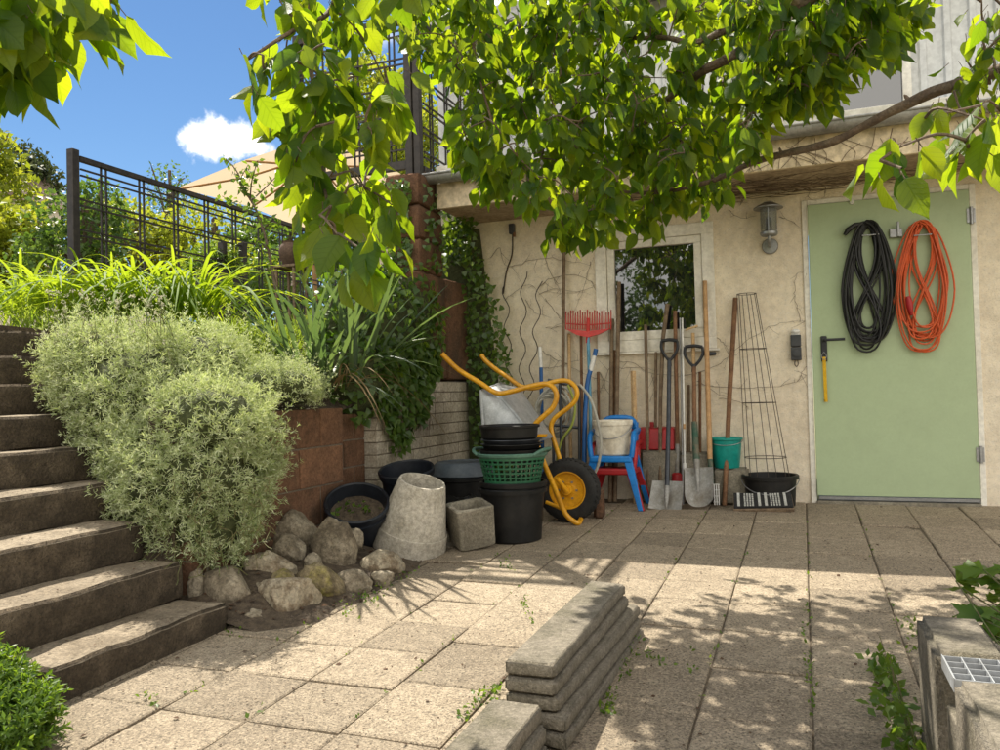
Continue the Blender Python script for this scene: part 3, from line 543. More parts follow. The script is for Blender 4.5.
# hanging cables
def coil(name, label, m, xc, yt, yb, hw, n_, Y, r, seed, th):
    rr = random.Random(seed); pts = []
    for i in range(n_):
        w_ = hw*rr.uniform(.55, 1.0); b_ = yb-rr.uniform(0, .22)*(yb-yt); c = xc+rr.uniform(-.16, .16)*hw; tp = yt+rr.uniform(-3, 3); tw = rr.choice([1, 1, 1, -1])
        yy = Y+rr.uniform(-.014, .014); K = 22
        for k in range(K):
            a = 2*PI*k/K; s = math.sin(a)
            wid = w_*abs(s)**.75*(1 if s >= 0 else -1)
            fy = (1-math.cos(a))/2; nar = .60+.40*min(1, fy*1.9)
            if tw < 0: wid *= math.cos(fy*PI*.9)
            pts.append(P(c+wid*nar, lerp(tp, b_, fy), yy+.012*math.sin(a*2+i)))
    o = MB().tube(spline(pts, 2), r, 7).build(name, m, smooth=True)
    return tag(o, label, 'cable')
coil('extension_cable', 'black cable coiled in long loops on the green door', M['black_cable'], 869, 223, 353, 26, 18, 5.812, .0066, 3, 0)
oc = coil('extension_cable', 'orange extension cable coiled in long loops on the green door', M['orange_cable'], 923, 223, 354, 29, 16, 5.812, .0055, 12, 0)
a, b_ = P(908, 296, 5.79), P(912, 320, 5.79); MB().lathe(a, [(0, 0), (.012, .002), (.019, .02), (.021, .07), (.014, .11), (.006, .13)], b_-a, 14).build('plug', M['red_plastic'], oc, smooth=True)
q = P(849, 231, 5.80); MB().tube([P(844.5, 235, 5.80), P(848, 230, 5.80), P(855, 225, 5.80), P(866, 223, 5.81)], [.012, .019, .016, .008], 10).build('plug', M['black_cable'], bpy.data.objects['extension_cable'], smooth=True)
kx = P(825, 360, 5.80); ly = thing('key_lanyard', 'yellow key strap dangling from the black door handle plate', 'key strap', (kx.x, 5.83, kx.z))
s0, s1 = P(824, 357, 5.828), P(826, 401, 5.832)
MB().bar(s0, s1, .022, .004, (0, 1, 0)).build('strap', M['yellow_strap'], ly, bevel=.002)
MB().tube(spline([P(824, 352, 5.832), P(821.5, 356, 5.828), P(824, 360, 5.824), P(826.5, 356, 5.828), P(824, 352, 5.832)], 4), .002, 6).build('ring', M['grey_steel'], ly, smooth=True)
MB().cyl(s1+Vector((0, 0, .012)), s1-Vector((0, 0, .006)), .012, .012, 12).build('tip', M['yellow_strap'], ly, smooth=True)
# ================================================================== TOOLS AGAINST THE WALL
def pole(name, label, cat, m, pts, r, n=10, Y0=5.68, Y1=5.85, base=True, group=None, parent=None, r1=None):
    k = len(pts); y_top = min(p[1] for p in pts); y_bot = max(p[1] for p in pts)
    q = [P(x, y, lerp(Y1, Y0, (y-y_top)/(y_bot-y_top))) for x, y in pts]
    if base: z = gz(q[-1].y)+.002; q[-1] = Vector((q[-1].x, q[-1].y, z)) if q[-1].z < z or abs(q[-1].z-z) < .12 else q[-1]
    rr = [lerp(r, r1 or r, i/(k-1)) for i in range(k)]
    o = MB().tube(q, rr, n).build(name, m, parent, smooth=True)
    return tag(o, label, cat, group) if parent is None else o
pole('broom_stick', 'tall thin grey brown stick rising behind the red rake', 'wooden pole', M['wood_grey'], [(564, 248), (563, 380), (565, 503)], .013)
pole('broom_stick', 'pale short handle leaning left of the light blue rake handle', 'wooden pole', M['wood_pale'], [(569, 334), (570, 420), (572, 505)], .013, Y0=5.6)
pole('broom_stick', 'thin brown stick standing just under the left half of the red rake', 'wooden pole', M['wood_brown'], [(581, 336), (582, 420), (584, 503)], .011)
pole('broom_stick', 'grey wooden handle ending level with the red rake teeth at its right', 'wooden pole', M['wood_grey'], [(612, 319), (611, 410), (610, 503)], .015, Y0=5.7)
pole('broom_stick', 'tallest grey wooden pole standing before the left of the window pane', 'wooden pole', M['wood_grey'], [(619, 282), (617, 400), (615, 503)], .0155, Y0=5.72)
pole('broom_stick', 'slim brown stick hugging the tallest pole before the window', 'wooden pole', M['wood_brown'], [(614.5, 350), (614, 420), (613, 503)], .009, Y0=5.73)
pole('broom_stick', 'dark slim pole near the middle of the window, topped below the pane centre', 'wooden pole', M['wood_grey'], [(645.5, 325), (647, 400), (648.5, 500)], .0125)
pole('tool_handle', 'bent weathered wooden handle left of the first shovel grip', 'tool handle', M['wood_grey'], [(667.5, 304), (663, 338), (660.5, 400), (660, 500)], .0165, r1=.012)
pole('tool_handle', 'dark brown handle rising between the two black shovel grips', 'tool handle', M['wood_brown'], [(675, 311), (676.3, 390), (677.5, 446)], .0145, base=False, Y0=5.73)
br = pole('tool_handle', 'grey metal tube with a red foot standing between the two shovel blades', 'tool', M['steel_worn'], [(677.5, 444), (677.3, 474)], .016, base=False, Y0=5.70, Y1=5.73)
q = P(677, 476, 5.69); MB().lathe((q.x, q.y, q.z-.25), [(.03, 0), (.036, .02), (.038, .22), (.035, .265), (.018, .275)], n=20).build('foot', M['red_plastic'], br, smooth=35)
wp = pole('aluminium_rod', 'thin white metal rod leaning between the two shovels', 'rod', M['white_paint'], [(682.3, 318), (683.5, 390), (685, 470)], .0065, base=False, Y0=5.62)
q = P(685, 466, 5.62); MB().cyl((q.x, q.y, q.z-.02), (q.x, q.y, q.z+.02), .014, n=12).build('end_cap', M['white_paint'], wp, smooth=True)
MB().cyl((P(684.3, 424, 5.66)), (P(684.4, 429, 5.66)), .0095, n=10).build('collar', M['wood_tan'], wp, smooth=True)
pole('aluminium_rod', 'second thin grey metal rod just left of the white rod', 'rod', M['grey_steel'], [(680, 318), (681.5, 390), (683, 500)], .006, Y0=5.66)
pole('wooden_stake', 'rough brown stake leaning alone between the teal bucket and the wire cone', 'stake', M['wood_brown'], [(735.5, 298), (729.6, 395), (724.3, 501)], .0175, r1=.0165, Y0=5.66)
for k, (a, b_, cc) in enumerate([(700, 700, 'dark stick half hidden just right of the second shovel shaft'), (656, 655, 'plain stick close left of the bent weathered handle'), (688.5, 689, 'slim brown stick just left of the second shovel shaft'), (598, 600, 'short brown stick behind the blue garden fork handle')]):
    pole('broom_stick', cc, 'wooden pole', [M['wood_brown'], M['wood_grey'], M['wood_grey'], M['wood_brown']][k], [(a, [372, 352, 385, 372][k]), (b_, 500)], .0105, Y0=5.74)
pc = pole('wooden_batten', 'short pale batten with a hole in its top behind the white bucket', 'batten', M['wood_pale'], [(633, 371), (635, 440), (636, 500)], .02, 4, Y0=5.66, Y1=5.8)
# rake
rk = thing('leaf_rake', 'red plastic leaf rake standing head up on a light blue handle', 'rake', P(592, 503, 5.66))
MB().tube([P(588, 332, 5.80), P(590, 400, 5.75), P(592, 503, 5.66)], .0125, 10).build('handle', M['lightblue_paint'], rk, smooth=True)
hd = MB(); Yr = 5.80
hd.tube([P(588, 343, 5.799), P(588, 318, 5.80)], [.017, .013], 10)
xl = np.linspace(566, 611, 20)
p4 = [P(566, 329, Yr), P(588, 331, Yr), P(611, 328.5, Yr), P(600, 334, Yr-.01), P(588, 337.5, Yr-.015), P(577, 335, Yr-.01)]
th = Vector((0, .012, 0)); hd.add([v-th for v in p4]+[v+th for v in p4], [(0,1,2,3,4,5), (11,10,9,8,7,6)]+[(i, 6+i, 6+(i+1) % 6, (i+1) % 6) for i in range(6)])
hd.tube([P(566, 323.5, Yr), P(588, 325, Yr), P(611, 323, Yr)], .005, 6)
for i, x in enumerate(xl):
    yb2 = 329.5; yt2 = 311.5+1.6*math.sin(i*1.9); hd.bar(P(x, yb2, Yr), P(x+.1, yt2+2, Yr-.008), .0075, .006, (0, 1, 0)); hd.bar(P(x+.1, yt2+2, Yr-.008), P(x+.1, yt2, Yr-.03), .0075, .006, (0, 1, 0))
hd.build('rake_head', M['rake_red'], rk, smooth=30)
# blue tools
bt = thing('garden_fork', 'blue garden tool with a curved handle and white sticker beside the rake', 'garden tool', P(584, 500, 5.45))
MB().tube(spline([P(596, 349, 5.72), P(592.5, 364, 5.70), P(588, 380, 5.66), P(585.5, 405, 5.6), P(584.5, 440, 5.52), P(584, 500, 5.45)], 4), .0165, 10).build('shaft', M['blue_paint'], bt, smooth=True)
MB().tube([P(594.2, 356, 5.71), P(590.6, 371, 5.685)], .0175, 12).build('sticker', M['white_paint'], bt, smooth=True)
b2 = thing('garden_tool', 'blue tool handle with a white grip behind the wheelbarrow', 'garden tool', P(543, 480, 5.62))
MB().tube([P(541, 367, 5.73), P(543, 480, 5.62)], .014, 10).build('shaft', M['blue_paint'], b2, smooth=True)
MB().tube([P(540, 347, 5.74), P(541, 367.5, 5.729)], .0145, 10).build('grip', M['white_paint'], b2, smooth=True)
# shovels
def dgrip(root, cx, yt, yb, w_, Y):
    c = MB(); hw = w_/2
    c.tube(spline([P(cx-hw+1, yt+2, Y), P(cx, yt+.8, Y), P(cx+hw-1, yt+2, Y)], 4), .0125, 10)
    c.tube(spline([P(cx-hw+1.2, yt+2, Y), P(cx-hw+.8, yt+9, Y), P(cx-hw*.55, yb-6, Y), P(cx, yb, Y)], 4), [.0105]*12+[.013], 10)
    c.tube(spline([P(cx+hw-1.2, yt+2, Y), P(cx+hw-.8, yt+9, Y), P(cx+hw*.55, yb-6, Y), P(cx, yb, Y)], 4), [.0105]*12+[.013], 10)
    c.tube([P(cx, yb-3, Y), P(cx, yb+5, Y-.002)], [.012, .0165], 10)
    return c.build('grip', M['dark_handle'], root, smooth=True)
def blade(root, cs, Yt, Yb, dish, m, rnd, nx=12, ny=12):
    """cs = top-left, top-right, bottom-left, bottom-right pixels"""
    g = MB(); vs = []
    for j in range(ny+1):
        t = j/ny
        for i in range(nx+1):
            s = i/nx; yb_ = lerp(lerp(cs[0][1], cs[1][1], s), lerp(cs[2][1], cs[3][1], s), t)
            x = lerp(lerp(cs[0][0], cs[1][0], s), lerp(cs[2][0], cs[3][0], s), t)
            k = rnd*max(0, (t-.7)/.3)**2; x = lerp(x, (cs[2][0]+cs[3][0])/2, k*.10); yb_ -= rnd*7*abs(2*s-1)**3*max(0, (t-.55)/.45)
            Y = lerp(Yt, Yb, t)+dish*(1-(2*s-1)**2)*(1-.3*t)-dish*.35*math.exp(-((s-.5)/.09)**2)*max(0, 1-t*1.6)
            vs.append(P(x, yb_, Y))
    n_ = len(vs); back = [v+Vector((0, .004, 0)) for v in vs]
    f = [(j*(nx+1)+i, (j+1)*(nx+1)+i, (j+1)*(nx+1)+i+1, j*(nx+1)+i+1) for j in range(ny) for i in range(nx)]
    fb = [tuple(n_+q for q in reversed(x)) for x in f]
    rim = [i for i in range(nx+1)]+[(j+1)*(nx+1)-1 for j in range(1, ny+1)]+[ny*(nx+1)+i for i in range(nx-1, -1, -1)]+[j*(nx+1) for j in range(ny-1, 0, -1)]
    fr_ = [(rim[k], rim[(k+1) % len(rim)], n_+rim[(k+1) % len(rim)], n_+rim[k]) for k in range(len(rim))]
    return g.add(vs+back, f+fb+fr_).build('blade', m, root, smooth=50)
s1_ = thing('shovel', 'flat grey shovel with a square blade and a black D grip, the left one', 'shovel', P(667, 510, 5.5))
s1_['label'] = 'square bladed shovel with a dark plastic D grip beside the red chair leg'
dgrip(s1_, 669.5, 339, 361, 18, 5.78); MB().tube([P(669.3, 361, 5.78), P(668.6, 420, 5.66), P(667, 489, 5.50)], [.0145, .0155, .0165], 12).build('shaft', M['dark_tube'], s1_, smooth=True)
blade(s1_, [(652.5, 480.5), (683.5, 481.5), (648, 509), (681.5, 510.5)], 5.53, 5.44, .03, M['steel_worn'], .15)
MB().lathe(P(667, 486, 5.497), [(.017, 0), (.019, .05), (.013, .12), (.004, .16)], P(666.5, 500, 5.46)-P(667, 486, 5.497), 12).build('socket', M['steel_worn'], s1_, smooth=True)
s2_ = thing('spade', 'round edged spade with a worn green socket and black D grip', 'spade', P(699, 508, 5.5))
dgrip(s2_, 693.8, 345, 367, 19.5, 5.78); MB().tube([P(694, 367, 5.78), P(694.5, 424, 5.66)], .0145, 12).build('shaft', M['wood_brown'], s2_, smooth=True)
MB().tube([P(694.5, 422, 5.664), P(696.5, 462, 5.585)], [.021, .0235], 12).build('sleeve', M['green_tube'], s2_, smooth=True)
blade(s2_, [(684.5, 468), (713, 467), (685, 507.5), (714, 506.5)], 5.56, 5.46, .035, M['steel_worn'], 1)
MB().tube([P(696.6, 460, 5.585), P(697.5, 478, 5.52), P(698, 493, 5.50)], [.0225, .015, .004], 12).build('socket', M['steel_worn'], s2_, smooth=True)
hk = thing('hoe', 'pale handled hoe with a light wooden head above the spade grip', 'hoe', P(695, 500, 5.7))
MB().tube([P(693, 333, 5.83), P(694.5, 400, 5.78), P(697, 500, 5.7)], .013, 10).build('handle', M['wood_pale'], hk, smooth=True)
MB().hexa([P(685, 331, 5.82), P(698, 327, 5.82), P(698, 327, 5.84), P(685, 331, 5.84), P(686, 328.5, 5.82), P(698, 324.5, 5.82), P(698, 324.5, 5.84), P(686, 328.5, 5.84)]).build('head', M['wood_pale'], hk, bevel=.003)
cv = thing('hand_cultivator', 'long tan wooden handle with a white pronged fork at its foot', 'cultivator', P(714, 503, 5.6))
MB().tube([P(704.8, 281, 5.84), P(706.5, 340, 5.79), P(710, 461, 5.66)], [.0155, .0165, .0185], 12).build('handle', M['wood_tan'], cv, smooth=True)
MB().tube([P(710, 459, 5.662), P(712, 486, 5.635)], [.0195, .015], 12).build('socket', M['green_tube'], cv, smooth=True)
fk = MB()
for x in (714, 716.2, 718.4): fk.tube([P(x, 484, 5.63), P(x+.8, 505, 5.60)], .0045, 6)
for y in (484.5, 490, 496, 502): fk.tube([P(713.2, y, 5.628), P(719.5, y, 5.628)], .004, 6)
fk.build('fork', M['white_paint'], cv, smooth=True)
hh = thing('wall_bracket', 'dark iron hook jutting from the wall right of the spade grip', 'hook', P(710, 354, 5.86))
MB().tube([P(703, 354, 5.79), P(708, 354, 5.81), P(715.5, 353.5, 5.83)], [.012, .016, .012], 8).build('arm', M['dark_handle'], hh, smooth=True); MB().cyl(P(715, 353.5, 5.825), P(715, 353.5, 5.879), .010).build('pin', M['dark_handle'], hh, smooth=True)
# concrete blocks, buckets, mat
for i, (a, b_, lb) in enumerate([(640, 678, 'grey concrete block behind the square bladed shovel'), (679, 711, 'grey concrete block behind the round edged spade'), (712.5, 747, 'grey concrete block carrying the teal bucket')]):
    x0, x1 = P(a, 470, 5.66).x, P(b_, 470, 5.66).x; o = noisy_block(MB(), x0, x1, 5.70, 5.868, gz(5.8), [P(655, 450.5, 5.72).z, P(695, 453, 5.72).z, .24][i], .004, 4, 3, 3, seed=20+i).build('concrete_block', M['concrete_grey'], smooth=60, wnm=True); tag(o, lb, 'concrete block')
q = P(727, 464, 5.78); tb = thing('teal_bucket', 'empty teal plastic bucket standing on a concrete block', 'bucket', (q.x, 5.775, .242))
MB().lathe((q.x, 5.775, .242), [(0, 0), (.083, 0), (.086, .01), (.097, .12), (.098, .125), (.103, .19), (.113, .195), (.113, .205), (.104, .21), (.101, .205), (.09, .1), (.08, .012), (0, .012)], n=40).build('body', M['teal_plastic'], tb, smooth=30)
MB().tube([Vector((q.x+.112*math.cos(a), 5.775+.112*math.sin(a)*.9-.012, .242+.19-.03*math.sin(-a))) for a in np.linspace(PI, 2*PI, 18)], .0025, 6).build('handle', M['grey_steel'], tb, smooth=True)
def bucket_prof(rb, rt, h, t=.006, lip=.012): return [(0, 0), (rb-.01, 0), (rb, .008), (rt-.004, h-.03), (rt+lip, h-.028), (rt+lip+.002, h-.006), (rt+lip-.004, h), (rt-t, h-.002), (rb-t, t+.004), (0, t)]
q = P(770, 490, 5.62); bb = thing('black_bucket', 'wide black bucket holding the wire plant cone', 'bucket', (q.x, 5.70, gz(5.70)))
MB().lathe((q.x, 5.70, gz(5.70)), bucket_prof(.155, .172, .212), n=44).build('body', M['black_plastic'], bb, smooth=30)
MB().lathe((q.x, 5.70, gz(5.70)), [(0, .15), (.1, .155), (.16, .145)], n=24).build('soil', M['soil'], bb, smooth=True)
MB().tube([Vector((q.x+.186*math.cos(a), 5.70+.186*math.sin(a), gz(5.70)+.195+.10*math.sin(a))) for a in np.linspace(PI*1.02, PI*1.98, 20)], .0035, 6).build('handle', M['grey_steel'], bb, smooth=True)
wc = thing('wire_plant_cone', 'rusty wire plant support cone standing in the black bucket', 'plant support', (q.x, 5.70, .15))
tt, bt_ = P(746.5, 294, 5.76), P(768, 480, 5.70); rt_, rb_ = .064, .145; cg = MB()
def cpt(t, a): c = tt.lerp(bt_, t); r = lerp(rt_, rb_, t); return c+Vector((r*math.cos(a), r*math.sin(a)*.9, 0))
for a in np.linspace(0, 2*PI, 8)[:-1]: cg.tube([cpt(0, a+.3), cpt(.5, a+.3), cpt(1, a+.3)], .0024, 5)
for t in (0, .3, .59, .88): cg.tube([cpt(t, a) for a in np.linspace(0, 2*PI, 25)[:-1]], .0026, 5, closed=True)
cg.build('wire_frame', M['rust_wire'], wc, smooth=True)
# door mat
mt = thing('door_mat', 'black and white striped door mat tilted against the black bucket', 'door mat', G(763, 508))
def mp(u, v, h=0):  # u across, v up the tilt
    f0, f1 = P(733.5, 510, 5.45), P(794.5, 509, 5.45); b0, b1 = P(733, 494.5, 5.53), P(791.5, 494, 5.53)
    return f0.lerp(f1, u).lerp(b0.lerp(b1, u), v)+Vector((0, -.3, 1)).normalized()*h
MB().hexa([mp(0, 0, -.022), mp(1, 0, -.022), mp(1, 1, -.022), mp(0, 1, -.022), mp(0, 0), mp(1, 0), mp(1, 1), mp(0, 1)]).build('board', M['wood_grey'], mt, bevel=.003)
MB().hexa([mp(.01, .06, .002), mp(.99, .06, .002), mp(.99, .99, .002), mp(.01, .99, .002), mp(.01, .06, .012), mp(.99, .06, .012), mp(.99, .99, .012), mp(.01, .99, .012)]).build('pile', M['mat_dark'], mt)
sw = MB(); rs = random.Random(3)
def patch(u0, u1, v0, v1): sw.hexa([mp(u0, v0, .0125), mp(u1, v0, .0125), mp(u1, v1, .0125), mp(u0, v1, .0125), mp(u0, v0, .0165), mp(u1, v0, .0165), mp(u1, v1, .0165), mp(u0, v1, .0165)])
for u in (.07, .42, .53, .85): patch(u, u+.045, .12, .96)
for k in range(6):
    for c0 in (.18, .62):
        for e in range(4): patch(c0+e*.045+rs.uniform(0, .008), c0+.032+e*.045, .12+k*.14, .20+k*.14+rs.uniform(0, .02))
sw.build('stripes', M['mat_white'], mt)
# red crate behind the poles
q0, q1 = P(640, 449, 5.79), P(675, 428, 5.79); q0.z = P(655, 450.5, 5.72).z+.004
rc = thing('red_dustpan', 'red plastic dustpan set on the concrete blocks behind the poles', 'dustpan', (q0.x, 5.79, q0.z))
q0.z = P(655, 450.5, 5.72).z+.004; MB().hexa([(q0.x, 5.72, q0.z), (q1.x, 5.72, q0.z), (q1.x, 5.84, q0.z), (q0.x, 5.84, q0.z), (q0.x-.01, 5.76, q1.z), (q1.x, 5.76, q1.z), (q1.x, 5.84, q1.z+.01), (q0.x, 5.84, q1.z+.01)]).build('pan', M['red_plastic'], rc, bevel=.012, seg=3)
MB().bar((lerp(q0.x, q1.x, .35), 5.80, q1.z-.01), (lerp(q0.x, q1.x, .35), 5.80, q1.z+.045), .03, .02, (0, 1, 0)).build('handle', M['red_plastic'], rc, bevel=.005)
# children's chairs, stacked
def chair(name, label, m, dx, dz, dy):
    Yc = 5.38+dy; s0 = P(591, 460, Yc); s1 = P(630, 460, Yc); x0, x1 = s0.x+dx, s1.x+dx; zs = P(610, 456, Yc).z+dz; Yb = Yc+.27
    c = thing(name, label, 'chair', ((x0+x1)/2, Yc+.13, gz(Yc)))
    MB().hexa([(x0-.012, Yc-.01, zs-.045), (x1+.012, Yc-.01, zs-.045), (x1+.012, Yb, zs-.045), (x0-.012, Yb, zs-.045), (x0-.01, Yc-.008, zs), (x1+.01, Yc-.008, zs), (x1+.01, Yb, zs-.008), (x0-.01, Yb, zs-.008)]).build('seat', m, c, bevel=.012, seg=3)
    for sx, xx in ((-1, x0+.02), (1, x1-.02)):
        for sy, yy in ((-1, Yc+.02), (1, Yb-.02)):
            ex = xx+sx*.085; ey = yy+sy*.03; z0 = gz(ey)+.001 if sy < 0 or True else 0
            mb = MB(); a = Vector((xx, yy, zs-.012)); b_ = Vector((ex, ey, max(z0, gz(ey)+.001+(dz if dz > 0 else 0)))); wv = Vector((.029*sx, 0, 0)); dv = Vector((0, .02*sy, 0))
            mb.hexa([b_-wv*.55-dv*.5, b_+wv*.55-dv*.5, b_+wv*.55+dv*.5, b_-wv*.55+dv*.5, a-wv-dv, a+wv-dv, a+wv+dv, a-wv+dv]); mb.build('leg', m, c, bevel=.005)
    zb2 = zs+.245
    bk_ = MB()
    for xx in (x0+.012, x1-.012): bk_.tube(spline([(xx, Yb-.02, zs-.01), (xx, Yb+.012, zs+.10), (xx, Yb+.035, zb2-.03)], 4), .017, 8)
    bk_.tube(spline([(x0+.012, Yb+.033, zb2-.05), (x0+.05, Yb+.045, zb2-.003), ((x0+x1)/2, Yb+.055, zb2+.006), (x1-.05, Yb+.045, zb2-.003), (x1-.012, Yb+.033, zb2-.05)], 5), .019, 8)
    bk_.hexa([(x0+.03, Yb+.034, zb2-.12), (x1-.03, Yb+.034, zb2-.12), (x1-.03, Yb+.048, zb2-.12), (x0+.03, Yb+.048, zb2-.12), (x0+.03, Yb+.038, zb2-.005), (x1-.03, Yb+.038, zb2-.005), (x1-.03, Yb+.052, zb2-.005), (x0+.03, Yb+.052, zb2-.005)])
    bk_.build('backrest', m, c, smooth=40)
    for sx, xx in ((-1, x0-.004), (1, x1+.004)): MB().tube(spline([(xx, Yc+.03, zs-.01), (xx+sx*.012, Yc+.04, zs+.08), (xx+sx*.012, Yc+.08, zs+.15), (xx+sx*.006, Yb+.0, zs+.165), (xx-sx*.01, Yb+.03, zs+.14)], 4), .018, 8).build('armrest', m, c, smooth=40)
    return c, zs, (x0+x1)/2, Yc
bc, zs, xc, Yc = chair('child_chair', 'bright blue plastic child chair with a white bucket on its seat', M['blue_plastic'], 0, .0, 0)
chair('child_chair', 'red plastic child chair stacked under the blue one', M['red_plastic'], .012, -.085, .005)
wbk = thing('white_bucket', 'grubby white plastic bucket standing on the blue child chair', 'bucket', (xc-.005, Yc+.13, zs+.001))
q = Vector((xc-.005, Yc+.125, zs+.001))
MB().lathe(q, [(0, 0), (.112, 0), (.118, .008), (.130, .205), (.138, .207), (.139, .235), (.136, .240), (.132, .238), (.126, .19), (.112, .01), (0, .01)], n=44).build('body', M['white_plastic'], wbk, smooth=30)
MB().tube([q+Vector((.142*math.cos(a), .142*math.sin(a), .215+.10*math.sin(a))) for a in np.linspace(PI*1.03, PI*1.97, 22)], .0032, 6).build('handle', M['grey_steel'], wbk, smooth=True)
def ppm(Y, x=500, y=400): return FPX/((P(x, y, Y)-CAM).dot(CF))
# ================================================================== HOSES, PLANT SPIRALS
gh = MB(); hc = P(549, 412, 5.60)
for i in range(6):
    r = .085+.013*i; gh.tube([hc+Vector((r*1.0*math.cos(a)+.012*i, .04*math.sin(a*2+i)-.02*i*0, r*1.25*math.sin(a))) for a in np.linspace(0, 2*PI, 33)[:-1]], .0085, 7, closed=True)
tag(gh.build('garden_hose', M['grey_hose'], smooth=True), 'pale grey garden hose coiled up behind the yellow wheelbarrow legs', 'hose')
MB().tube(spline([P(568, 385, 5.5), P(575, 405, 5.48), P(572, 425, 5.46), P(562, 440, 5.45), P(557, 462, 5.46), P(560, 490, 5.5)], 5), .009, 8).build('green_hose', M['green_hose'], smooth=True)
tag(bpy.data.objects['green_hose'], 'yellow green hose end drooping beside the black wheel', 'hose')
MB().tube(spline([P(580, 385, 5.3), P(590, 398, 5.28), P(596, 415, 5.27), P(601, 440, 5.27), P(599, 462, 5.28), P(594.5, 474, 5.29)], 5), .010, 8).build('grey_hose_end', M['grey_hose'], smooth=True)
tag(bpy.data.objects['grey_hose_end'], 'short beige hose end hanging in front of the white bucket', 'hose')
fr_ = MB(); 
for a, b_ in (((560, 384), (562, 500)), ((579, 388), (580, 500)), ((553, 420), (554, 500))): fr_.tube([P(*a, 5.56), P(*b_, 5.55)], .011, 8)
fr_.tube([P(548, 380, 5.56), P(583, 388, 5.56)], .011, 8); fr_.tube([P(552, 425, 5.56), P(580, 428, 5.56)], .010, 8)
tag(fr_.build('hose_trolley', M['dark_tube'], smooth=True), 'dark tube hose stand behind the yellow wheelbarrow', 'hose stand')
for k, (a, b_, lb) in enumerate([((524, 272), (520, 470), 'middle rusty spiral plant rod against the wall by the corner ivy'), ((540, 281), (524, 470), 'right hand rusty spiral plant rod, furthest from the corner ivy'), ((505, 284), (514, 470), 'rusty spiral plant rod closest to the corner ivy')]):
    pts = []
    for i in range(41):
        t = i/40; c = P(lerp(a[0], b_[0], t), lerp(a[1], b_[1], t), lerp(5.84, 5.74, t)); an = t*2*PI*5.2+k
        pts.append(c+Vector((.026*math.cos(an), .02*math.sin(an), 0)))
    tag(MB().tube(pts, .0038, 6).build('spiral_plant_rod', M['rust_wire'], smooth=True), lb, 'plant support')
# ================================================================== WHEELBARROW (tipped up on its nose)
wh = P(569, 483, 4.95); B = thing('wheelbarrow', 'upended wheelbarrow with yellow tube frame and black tyred wheel', 'wheelbarrow', (wh.x, wh.y, gz(wh.y)))
wh.z = gz(wh.y)+.203
wheel = MB().lathe(wh, [(.115, -.045), (.150, -.052), (.185, -.046), (.200, -.025), (.203, 0), (.200, .025), (.185, .046), (.150, .052), (.115, .045), (.115, -.045)], (0, 1, 0), 56)
tr = wheel
for k in range(40):
    a = 2*PI*k/40
    for s in (-1, 1):
        c = wh+Vector((.2015*math.cos(a+s*.04), s*.02, .2015*math.sin(a+s*.04))); e = wh+Vector((.193*math.cos(a+s*.0), s*.040, .193*math.sin(a)))
        tr.bar(c, e, .012, .006, Vector((math.cos(a), 0, math.sin(a))))
wheel = wheel.build('wheel', M['rubber'], B, smooth=50)
MB().lathe(wh, [(.118, -.040), (.120, -.046), (.112, -.046), (.104, -.030), (.07, -.022), (.045, -.026), (.04, -.034), (0, -.034)], (0, 1, 0), 48).lathe(wh, [(.118, .040), (.112, .046), (.104, .030), (.05, .024), (0, .03)], (0, 1, 0), 48).build('rim', M['yellow_paint'], wheel, smooth=30)
MB().cyl(wh-Vector((0, .075, 0)), wh+Vector((0, .075, 0)), .016, n=14).lathe(wh-Vector((0, .036, 0)), [(0, -.03), (.028, -.03), (.034, -.012), (.034, 0)], (0, 1, 0), 20).build('hub', M['yellow_paint'], wheel, smooth=30)
for k in range(6):
    a = 2*PI*k/6; c = wh+Vector((.058*math.cos(a), -.028, .058*math.sin(a))); MB().cyl(c, c-Vector((0, .008, 0)), .007, n=6).build('bolt', M['grey_steel'], wheel)
Ya, Yb_ = 4.70, 5.22; RT = .0165
near = spline([P(442, 353.5, 4.62), P(446, 358, 4.63), P(459, 370, 4.66), P(480, 383, 4.69), P(492, 391, Ya), P(500, 393.5, Ya), P(512, 391.5, Ya), P(530, 386.5, Ya), P(545, 384, Ya), P(553, 387.5, Ya), P(556.5, 396, Ya), P(553, 407, Ya), P(545, 415, Ya), P(535.5, 424, Ya), P(534, 432, Ya), P(537, 444, Ya), P(543.5, 462, Ya+.02), P(552, 482, Ya+.06), P(560, 502, Ya+.10)], 6)
nose = spline([P(560, 502, Ya+.10), P(565, 513, Ya+.12), P(571, 519.5, Ya+.13), P(577.5, 523, Ya+.14), P(580.5, 520, Ya+.2), P(580.5, 514, Ya+.3), P(577, 509, Ya+.42), P(570, 500, Ya+.42)], 6)
far = spline([P(481.5, 355, 5.29), P(485, 360, 5.28), P(494, 368, 5.26), P(508, 377.5, Yb_), P(521, 386.5, Yb_), P(535, 388, Yb_), P(548, 383.5, Yb_), P(563, 380.5, Yb_), P(572, 383.5, Yb_), P(577, 391, Yb_), P(575.5, 400, Yb_), P(568, 408, Yb_), P(556, 417, Yb_), P(551.5, 424, Yb_), P(551.5, 432, Yb_), P(555, 444, Yb_), P(560, 460, Yb_-.03), P(568, 485, Yb_-.1), P(570, 500, Yb_-.1)], 6)
MB().tube(near+nose[1:], RT, 12).tube(far, RT, 12).tube([P(546, 502, 4.86), P(556, 506, 4.86), P(566, 511, 4.84)], .012, 10).build('frame', M['yellow_paint'], B, smooth=True)
MB().tube([P(557, 478, 4.80), wh-Vector((0, .07, 0))], [.013, .017], 10).tube([P(566, 478, 5.15), wh+Vector((0, .07, 0))], [.013, .017], 10).build('axle_arm', M['yellow_paint'], B, smooth=True)
